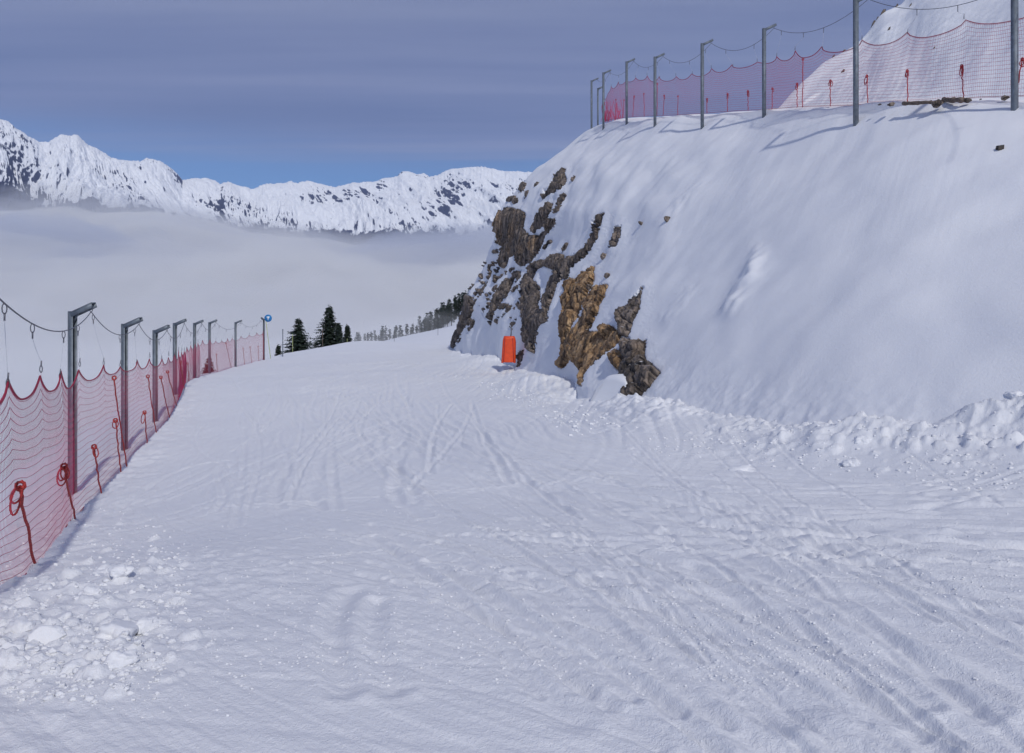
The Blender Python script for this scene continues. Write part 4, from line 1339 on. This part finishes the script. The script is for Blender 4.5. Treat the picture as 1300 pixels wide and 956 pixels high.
# distant row
GR = 'distant firs along the ridge in the mist'
protos = []
for k in range(4):
    protos.append(crown_mesh(1.0, .21, 200 + k, 13, 8, .075, .03))
pm = []
R3 = random.Random(6)
rowp = []
for k in range(30):
    x = 450 + (k + R3.uniform(-.3, .3)) * 4.4
    rowp.append((x, 0, R3.uniform(236, 262)))
for k in range(44):
    x = 528 + 75 * R3.random() ** .8
    rowp.append((x, 0, R3.uniform(262, 330)))
for k in range(10):
    x = 448 + R3.uniform(0, 60)
    rowp.append((x, 0, R3.uniform(268, 300)))
first = {}
for k, (x, _, d) in enumerate(rowp):
    yb = float(np.interp(x, [440, 500, 530, 560, 590, 620], [440, 437, 428, 413, 394, 372]))
    hpx_ = float(np.interp(x, [440, 500, 560, 600], [15, 19, 21, 20])) * R3.uniform(.75, 1.2)
    if d > 262: yb -= 4
    b = P(x, yb + 3, d); hgt = hpx_ / F * d
    i = R3.randrange(4)
    lab = 'dark fir in the misty row along the far ridge'
    if i not in first:
        r = empty('fir_tree', tuple(b), lab, 'fir tree', GR)
        r.scale = (hgt, hgt, hgt)
        V, Q = protos[i]
        o = np_mesh('crown', V, Q, M_needle, None, smooth=False); o.parent = r
        v, f = tubes([np.array([[0, 0, -.3], [0, 0, .5], [0, 0, 1.0]])], [np.array([.03, .02, .004])], 5)
        o2 = np_mesh('trunk', v, f, M_bark, None); o2.parent = r
        first[i] = (r, o, o2)
    else:
        r0, o0, t0 = first[i]
        r = r0.copy(); COL.objects.link(r); r.location = tuple(b); r.scale = (hgt, hgt, hgt * R3.uniform(.9, 1.1)); r.rotation_euler = (0, 0, R3.uniform(0, 6.28))
        for c in (o0, t0):
            cc = c.copy(); COL.objects.link(cc); cc.parent = r

# ------------------------------------------------------------------ mountains
ridge = np.array([(-700, 60), (-400, 40), (-200, 90), (-100, 120), (-40, 135), (0, 152), (10, 156), (18, 162), (35, 174), (50, 180), (62, 182), (70, 175), (78, 171), (90, 172), (100, 173), (112, 186), (122, 188), (130, 192), (143, 202), (160, 205), (178, 205), (186, 201), (195, 203), (205, 206), (218, 215),
                  (226, 223), (232, 229), (250, 227), (262, 226), (272, 230), (280, 235), (290, 231), (305, 236), (322, 241), (335, 235), (352, 234), (370, 231), (378, 233), (392, 230), (410, 235), (425, 238), (445, 233), (460, 232), (475, 231), (485, 228), (492, 226),
                  (500, 225), (508, 220), (513, 218), (522, 219), (530, 221), (538, 220), (545, 226), (556, 222), (566, 217), (575, 215), (590, 214), (602, 212), (616, 213), (628, 215), (640, 218), (656, 218), (670, 219), (700, 222), (760, 230), (850, 240), (1000, 200), (1400, 180), (2200, 260)], float)
na, nsr = 1500, 420
apx = np.concatenate([np.linspace(-700, -60, 120, endpoint=False), np.linspace(-60, 720, na - 280, endpoint=False), np.linspace(720, 2200, 160)])
ry = np.interp(apx, ridge[:, 0], ridge[:, 1])
ry = ry + .8 * noise3(apx * .13, 0.0, 1.0) - 1.3 * np.abs(noise3(apx * .22, 0.0, 4.0)) - .8 * np.abs(noise3(apx * .6, 0.0, 7.0))
Dr = np.interp(apx, [-700, 0, 230, 400, 620, 2200], [4600, 5600, 7000, 8200, 9000, 9500])
zr = (HZ - ry) / F * Dr
ss = np.concatenate([np.linspace(0, 1, nsr - 30, endpoint=False), np.linspace(1, 1.3, 30)])
AP, SS = np.meshgrid(apx, ss, indexing='ij')
D = Dr[:, None] * np.where(SS <= 1, .50 + .50 * SS, 1 + (SS - 1) * 1.2)
X = (AP - 650) / F * D
prof = np.where(SS <= 1, SS ** 1.15, 1 - (SS - 1) * 4)
ry_s = np.convolve(np.pad(np.interp(apx, ridge[:, 0], ridge[:, 1]), 60, mode='edge'), np.hanning(121) / np.hanning(121).sum(), 'valid')
ry_s = np.where((apx > -60) & (apx < 700), ry_s, np.interp(apx, ridge[:, 0], ridge[:, 1]))
zr_s = (HZ - ry_s) / F * Dr
wj = sstep(.62, 1.0, SS) ** 1.6
Zm = -420 + ((zr[:, None] * wj + np.minimum(zr_s[:, None], 1e9) * (1 - wj)) + 420) * prof
envm = np.clip(SS * 3, 0, 1) * np.clip((1 - SS) * 3.2, 0, 1) + .02
wx = X + 260 * noise3(X / 900, D / 900, 2.2) + 0.55 * D      # spurs run down towards the viewer, leaning left
rid = ridged(wx / 1500, D / 4200, 0.5, 4, .55) - .7
rid2 = ridged(wx / 430 + 3, D / 1500, 3.5, 4, .55) - .8
rid3 = ridged(wx / 150 + 3, D / 420, 6.5, 4, .6) - .8
Zm = Zm + envm * (150 * rid + 75 * rid2)
Zm = Zm + np.clip((1.02 - SS) * 14, .15, 1) * (26 * rid3 + 7 * fbm(X / 45, D / 60, 1.5, 2, .6))
mount_V = np.stack([X, D, Zm], -1)


def mountain_mat():
    m, nt, b, out = new_mat('mountain_snow_and_rock')
    geo = N(nt, 'ShaderNodeNewGeometry')
    sp = N(nt, 'ShaderNodeSeparateXYZ'); nt.links.new(geo.outputs['Normal'], sp.inputs[0])
    spp = N(nt, 'ShaderNodeSeparateXYZ'); nt.links.new(geo.outputs['Position'], spp.inputs[0])
    mp = N(nt, 'ShaderNodeMapping'); mp.inputs['Scale'].default_value = (.0013, .0007, .0008); mp.inputs['Rotation'].default_value = (0, math.radians(28), math.radians(20))
    nt.links.new(geo.outputs['Position'], mp.inputs['Vector'])
    n1 = N(nt, 'ShaderNodeTexNoise', i_Scale=2.4, i_Detail=10.0, i_Roughness=0.72, i_Distortion=.8)
    nt.links.new(mp.outputs[0], n1.inputs['Vector'])
    n2 = N(nt, 'ShaderNodeTexNoise', i_Scale=16.0, i_Detail=6.0, i_Roughness=0.7)
    nt.links.new(mp.outputs[0], n2.inputs['Vector'])
    # steepness + noise -> rock
    a = N(nt, 'ShaderNodeMath', operation='MULTIPLY_ADD'); a.inputs[1].default_value = -1.3; a.inputs[2].default_value = 1.21
    nt.links.new(sp.outputs['Z'], a.inputs[0])
    b1 = N(nt, 'ShaderNodeMath', operation='MULTIPLY_ADD'); b1.inputs[1].default_value = 1.25
    nt.links.new(n1.outputs['Fac'], b1.inputs[0]); nt.links.new(a.outputs[0], b1.inputs[2])
    b2_ = N(nt, 'ShaderNodeMath', operation='MULTIPLY_ADD'); b2_.inputs[1].default_value = .8
    nt.links.new(n2.outputs['Fac'], b2_.inputs[0]); nt.links.new(b1.outputs[0], b2_.inputs[2])
    rk = N(nt, 'ShaderNodeMapRange', clamp=True); rk.inputs['From Min'].default_value = 1.545; rk.inputs['From Max'].default_value = 1.66
    nt.links.new(b2_.outputs[0], rk.inputs['Value'])
    # forest on the lower flanks, by height
    hz = N(nt, 'ShaderNodeMapRange', clamp=True); hz.inputs['From Min'].default_value = 660.0; hz.inputs['From Max'].default_value = 900.0; hz.inputs['To Min'].default_value = .30; hz.inputs['To Max'].default_value = -.4
    nt.links.new(spp.outputs['Z'], hz.inputs['Value'])
    n3 = N(nt, 'ShaderNodeTexNoise', i_Scale=5.0, i_Detail=6.0, i_Roughness=0.65)
    nt.links.new(mp.outputs[0], n3.inputs['Vector'])
    fo = N(nt, 'ShaderNodeMath', operation='ADD'); nt.links.new(hz.outputs[0], fo.inputs[0]); nt.links.new(n3.outputs['Fac'], fo.inputs[1])
    fr_ = N(nt, 'ShaderNodeMapRange', clamp=True); fr_.inputs['From Min'].default_value = .545; fr_.inputs['From Max'].default_value = .585
    nt.links.new(fo.outputs[0], fr_.inputs['Value'])
    n5 = N(nt, 'ShaderNodeTexNoise', i_Scale=1.6, i_Detail=3.0, i_Roughness=0.5)
    nt.links.new(geo.outputs['Position'], n5.inputs['Vector'])
    mp5 = N(nt, 'ShaderNodeMapping'); mp5.inputs['Scale'].default_value = (.0011, .0011, .0011); mp5.inputs['Location'].default_value = (4.2, .3, 0)
    nt.links.new(geo.outputs['Position'], mp5.inputs['Vector']); nt.links.new(mp5.outputs[0], n5.inputs['Vector'])
    reg = N(nt, 'ShaderNodeMapRange', clamp=True); reg.inputs['From Min'].default_value = .40; reg.inputs['From Max'].default_value = .62; reg.inputs['To Min'].default_value = -.30; reg.inputs['To Max'].default_value = .26
    nt.links.new(n5.outputs['Fac'], reg.inputs['Value'])
    b3_ = N(nt, 'ShaderNodeMath', operation='ADD'); nt.links.new(b2_.outputs[0], b3_.inputs[0]); nt.links.new(reg.outputs[0], b3_.inputs[1])
    nt.links.new(b3_.outputs[0], rk.inputs['Value'])
    mxx = N(nt, 'ShaderNodeMath', operation='MAXIMUM'); nt.links.new(rk.outputs[0], mxx.inputs[0]); nt.links.new(fr_.outputs[0], mxx.inputs[1])
    mix = N(nt, 'ShaderNodeMix', data_type='RGBA'); mix.inputs['A'].default_value = (.82, .84, .88, 1); mix.inputs['B'].default_value = (.06, .075, .145, 1)  # dark tone carries the blue of distant haze in its colour
    nt.links.new(mxx.outputs[0], mix.inputs['Factor'])
    nt.links.new(mix.outputs['Result'], b.inputs['Base Color'])
    b.inputs['Roughness'].default_value = .9
    bp = N(nt, 'ShaderNodeBump', i_Strength=.6, i_Distance=25.0); nt.links.new(n2.outputs['Fac'], bp.inputs['Height'])
    nt.links.new(bp.outputs[0], b.inputs['Normal'])
    return m


M_mount = mountain_mat()
mo = np_mesh('mountains', mount_V.reshape(-1, 3), grid_faces(len(apx), len(ss))[:, ::-1], M_mount)
tag(mo, kind='structure')

# ------------------------------------------------------------------ cloud sea (volumes in lumpy closed bodies)
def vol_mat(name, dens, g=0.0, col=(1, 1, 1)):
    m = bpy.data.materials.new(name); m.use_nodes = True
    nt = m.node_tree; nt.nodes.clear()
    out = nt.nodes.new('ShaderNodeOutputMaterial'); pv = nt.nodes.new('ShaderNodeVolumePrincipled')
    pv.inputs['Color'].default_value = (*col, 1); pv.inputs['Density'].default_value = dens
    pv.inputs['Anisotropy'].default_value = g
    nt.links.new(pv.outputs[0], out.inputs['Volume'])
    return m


def fog_body(name, label, y0, y1, ztop, amp, lam, dens, seed, xw=1.4, zbot=-480, n1=180, n2=200, g=-.15, col=(1, 1, 1)):
    """closed lumpy slab; its top surface height is ztop(x,y)"""
    t = np.linspace(0, 1, n2); ys = y0 * (y1 / y0) ** t
    w = np.linspace(-1, 1, n1)
    Y, W = np.meshgrid(ys, w, indexing='ij')
    Xf = W * xw * Y
    L = lam * Y
    zt = ztop(Xf, Y) + amp * Y * (fbm(Xf / Y / lam * 1.0 + seed, np.log(Y) / lam * 1.0, seed * 1.7, 5, .55))
    top = np.stack([Xf, Y, zt], -1)
    bot_ = np.stack([Xf, Y, np.minimum(zbot, zt - 20)], -1)
    nn1 = len(ys) * len(w)
    Vt = np.vstack([top.reshape(-1, 3), bot_.reshape(-1, 3)])
    qt = grid_faces(len(ys), len(w))
    qb = grid_faces(len(ys), len(w))[:, ::-1] + nn1
    sides_ = []; sides = []
    nc = len(w); nr_ = len(ys)
    for j in range(nc - 1):
        sides.append([j, j + 1, nn1 + j + 1, nn1 + j]); a = (nr_ - 1) * nc + j; sides.append([a + 1, a, nn1 + a, nn1 + a + 1])
    for i in range(nr_ - 1):
        a = i * nc; b = (i + 1) * nc; sides.append([b, a, nn1 + a, nn1 + b]); a += nc - 1; b += nc - 1; sides.append([a, b, nn1 + b, nn1 + a])
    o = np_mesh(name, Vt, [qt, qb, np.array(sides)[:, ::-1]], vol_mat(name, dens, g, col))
    tag(o, label, 'cloud', kind='stuff')
    return o


FOG = True
if FOG:
    def zt1(x, y):
        px_ = 650 + F * x / y
        top = np.interp(px_, [-300, 0, 120, 200, 330, 450, 560, 640, 800], [262, 268, 276, 272, 296, 308, 302, 290, 290])
        k = np.interp(np.log(y), [math.log(170), math.log(600), math.log(2200), math.log(5000)], [-.05, .035, .085, .095])
        rel = (HZ - top - 95) / F
        return y * (k + rel * np.clip((y - 600) / 2000, 0, 1))
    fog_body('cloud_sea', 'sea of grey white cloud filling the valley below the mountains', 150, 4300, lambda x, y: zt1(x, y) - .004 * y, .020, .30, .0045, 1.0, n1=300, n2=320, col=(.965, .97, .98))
    fog_body('cloud_veil', 'thin soft veil of mist lying just over the cloud sea', 320, 4600, lambda x, y: zt1(x, y) + .006 * y, .024, .26, .0007, 5.0, n1=260, n2=260, col=(.86, .88, .95))  # dimmed blue grey colour paints shade on the cloud top
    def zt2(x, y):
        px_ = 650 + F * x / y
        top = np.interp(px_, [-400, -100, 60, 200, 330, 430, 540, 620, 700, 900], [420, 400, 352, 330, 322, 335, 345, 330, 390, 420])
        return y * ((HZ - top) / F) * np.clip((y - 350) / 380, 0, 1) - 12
    fog_body('cloud_bank', 'brighter bank of cloud in the middle of the cloud sea', 440, 1300, zt2, .042, .18, .006, 14.0, n1=260, n2=160)  # whiter colour than the cloud sea paints its lit middle

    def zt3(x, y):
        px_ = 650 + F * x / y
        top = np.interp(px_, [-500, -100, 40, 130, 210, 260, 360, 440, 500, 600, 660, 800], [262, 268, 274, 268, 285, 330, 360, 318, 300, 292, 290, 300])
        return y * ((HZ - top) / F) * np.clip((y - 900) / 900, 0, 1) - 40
    fog_body('cloud_veil', 'darker blue grey mist along the upper edge of the cloud sea', 1000, 3000, zt3, .034, .20, .0024, 21.0, n1=260, n2=200, col=(.70, .75, .88))  # body added so its dark colour stands in for shaded cloud

    def zt4(x, y):
        px_ = 650 + F * x / y
        top = np.interp(px_, [300, 400, 440, 500, 560, 600, 700], [440, 425, 412, 404, 396, 402, 420])
        return y * (HZ - top) / F
    fog_body('mist', 'thin mist drifting through the distant firs', 170, 420, zt4, .012, .12, .0018, 31.0, zbot=-60, xw=.9, n1=160, n2=60)
    fog_body('cloud_veil', 'fainter wisps of mist rising above the cloud sea towards the ridges', 1200, 4800, lambda x, y: zt1(x, y) + .010 * y, .030, .34, .00035, 9.0, n1=260, n2=260)

HAZE = 1.8e-5
hb = box((0, 4000, 3000), 64000, 50000, 10000)
hz_ = np_mesh('haze', *[np.array(hb[0]), hb[1]], vol_mat('haze_air', HAZE, 0.0, (.6, .72, 1.0)), smooth=False)
hz_.data.vertices[0].co
for v_ in hz_.data.vertices:
    v_.co.z = -1500 if v_.co.z < 0 else 6500
tag(hz_, 'thin bluish mountain air', 'haze', kind='stuff')

# ------------------------------------------------------------------ sun, sky, camera
SUN_EL = math.radians(39); SUN_AZ = math.radians(161)     # compass-like angle from +Y towards +X of where the sun stands
sd = Vector((math.sin(SUN_AZ) * math.cos(SUN_EL), math.cos(SUN_AZ) * math.cos(SUN_EL), math.sin(SUN_EL)))
sun = bpy.data.lights.new('sun', 'SUN'); sun.energy = 2.75; sun.angle = math.radians(1.6); sun.color = (1.0, .975, .93)
so = bpy.data.objects.new('sun', sun); COL.objects.link(so)
so.rotation_euler = (-sd).to_track_quat('-Z', 'Y').to_euler(); so.location = (20, -40, 40)

w = bpy.data.worlds.new('World'); sc.world = w; w.use_nodes = True
nt = w.node_tree; nt.nodes.clear()
out = nt.nodes.new('ShaderNodeOutputWorld'); bg = nt.nodes.new('ShaderNodeBackground')
sky = nt.nodes.new('ShaderNodeTexSky'); sky.sky_type = 'NISHITA'; sky.sun_disc = False
sky.sun_elevation = SUN_EL; sky.sun_rotation = SUN_AZ; sky.altitude = 2000; sky.dust_density = .3; sky.air_density = 1.0; sky.ozone_density = 2.0
bg.inputs['Strength'].default_value = .1
tc = nt.nodes.new('ShaderNodeTexCoord')
sep = nt.nodes.new('ShaderNodeSeparateXYZ'); nt.links.new(tc.outputs['Generated'], sep.inputs[0])
# cloud sheet: project the direction on a high plane, stretched in streaks
mz = N(nt, 'ShaderNodeMath', operation='MAXIMUM'); mz.inputs[1].default_value = .02; nt.links.new(sep.outputs['Z'], mz.inputs[0])
dx = N(nt, 'ShaderNodeMath', operation='DIVIDE'); nt.links.new(sep.outputs['X'], dx.inputs[0]); nt.links.new(mz.outputs[0], dx.inputs[1])
dy = N(nt, 'ShaderNodeMath', operation='DIVIDE'); nt.links.new(sep.outputs['Y'], dy.inputs[0]); nt.links.new(mz.outputs[0], dy.inputs[1])
cmb = nt.nodes.new('ShaderNodeCombineXYZ'); nt.links.new(dx.outputs[0], cmb.inputs[0]); nt.links.new(dy.outputs[0], cmb.inputs[1])
mp = N(nt, 'ShaderNodeMapping'); mp.inputs['Scale'].default_value = (.22, 1.5, 1); mp.inputs['Rotation'].default_value = (0, 0, math.radians(12)); mp.inputs['Location'].default_value = (3.1, 1.7, 0)
nt.links.new(cmb.outputs[0], mp.inputs[0])
cn = N(nt, 'ShaderNodeTexNoise', i_Scale=1.0, i_Detail=5.0, i_Roughness=.5); nt.links.new(mp.outputs[0], cn.inputs['Vector'])
# cover: everything above about 12 degrees, streaks below
el = N(nt, 'ShaderNodeMapRange', clamp=True, interpolation_type='SMOOTHSTEP'); el.inputs['From Min'].default_value = .165; el.inputs['From Max'].default_value = .225
ea = N(nt, 'ShaderNodeMath', operation='MULTIPLY_ADD'); ea.inputs[1].default_value = .07
nt.links.new(cn.outputs['Fac'], ea.inputs[0]); nt.links.new(sep.outputs['Z'], ea.inputs[2])
sub = N(nt, 'ShaderNodeMath', operation='SUBTRACT'); sub.inputs[1].default_value = .035; nt.links.new(ea.outputs[0], sub.inputs[0])
nt.links.new(sub.outputs[0], el.inputs['Value'])
cl = ramp(nt, [(0.32, (1.2, 1.6, 3.2)), (0.5, (1.85, 2.2, 3.85)), (0.68, (2.7, 3.05, 4.6))])
nt.links.new(cn.outputs['Fac'], cl.inputs['Fac'])
mixs = N(nt, 'ShaderNodeMix', data_type='RGBA')
fac = N(nt, 'ShaderNodeMath', operation='MULTIPLY'); fac.inputs[1].default_value = .93
nt.links.new(el.outputs[0], fac.inputs[0]); nt.links.new(fac.outputs[0], mixs.inputs['Factor'])
tint = N(nt, 'ShaderNodeMix', data_type='RGBA', blend_type='MULTIPLY'); tint.inputs['Factor'].default_value = 1; tint.inputs['B'].default_value = (.35, .58, .80, 1)
nt.links.new(sky.outputs[0], tint.inputs['A']); nt.links.new(tint.outputs['Result'], mixs.inputs['A']); nt.links.new(cl.outputs[0], mixs.inputs['B'])
nt.links.new(mixs.outputs['Result'], bg.inputs['Color']); nt.links.new(bg.outputs[0], out.inputs[0])

cam = bpy.data.cameras.new('camera'); co = bpy.data.objects.new('camera', cam); COL.objects.link(co)
cam.sensor_width = 36; cam.sensor_fit = 'HORIZONTAL'; cam.lens = 36 * F / 1300
cam.shift_x = 0; cam.shift_y = -78 / 1300
cam.clip_start = .05; cam.clip_end = 60000
co.location = (0, 0, 0); co.rotation_euler = (math.radians(90), 0, 0)
sc.camera = co

sc.view_settings.view_transform = 'Standard'; sc.view_settings.look = 'None'; sc.view_settings.exposure = -0.20; sc.view_settings.gamma = 1
sc.cycles.use_denoising = True
sc.cycles.max_bounces = 6; sc.cycles.diffuse_bounces = 3; sc.cycles.glossy_bounces = 2; sc.cycles.volume_bounces = 3
sc.cycles.volume_max_steps = 64
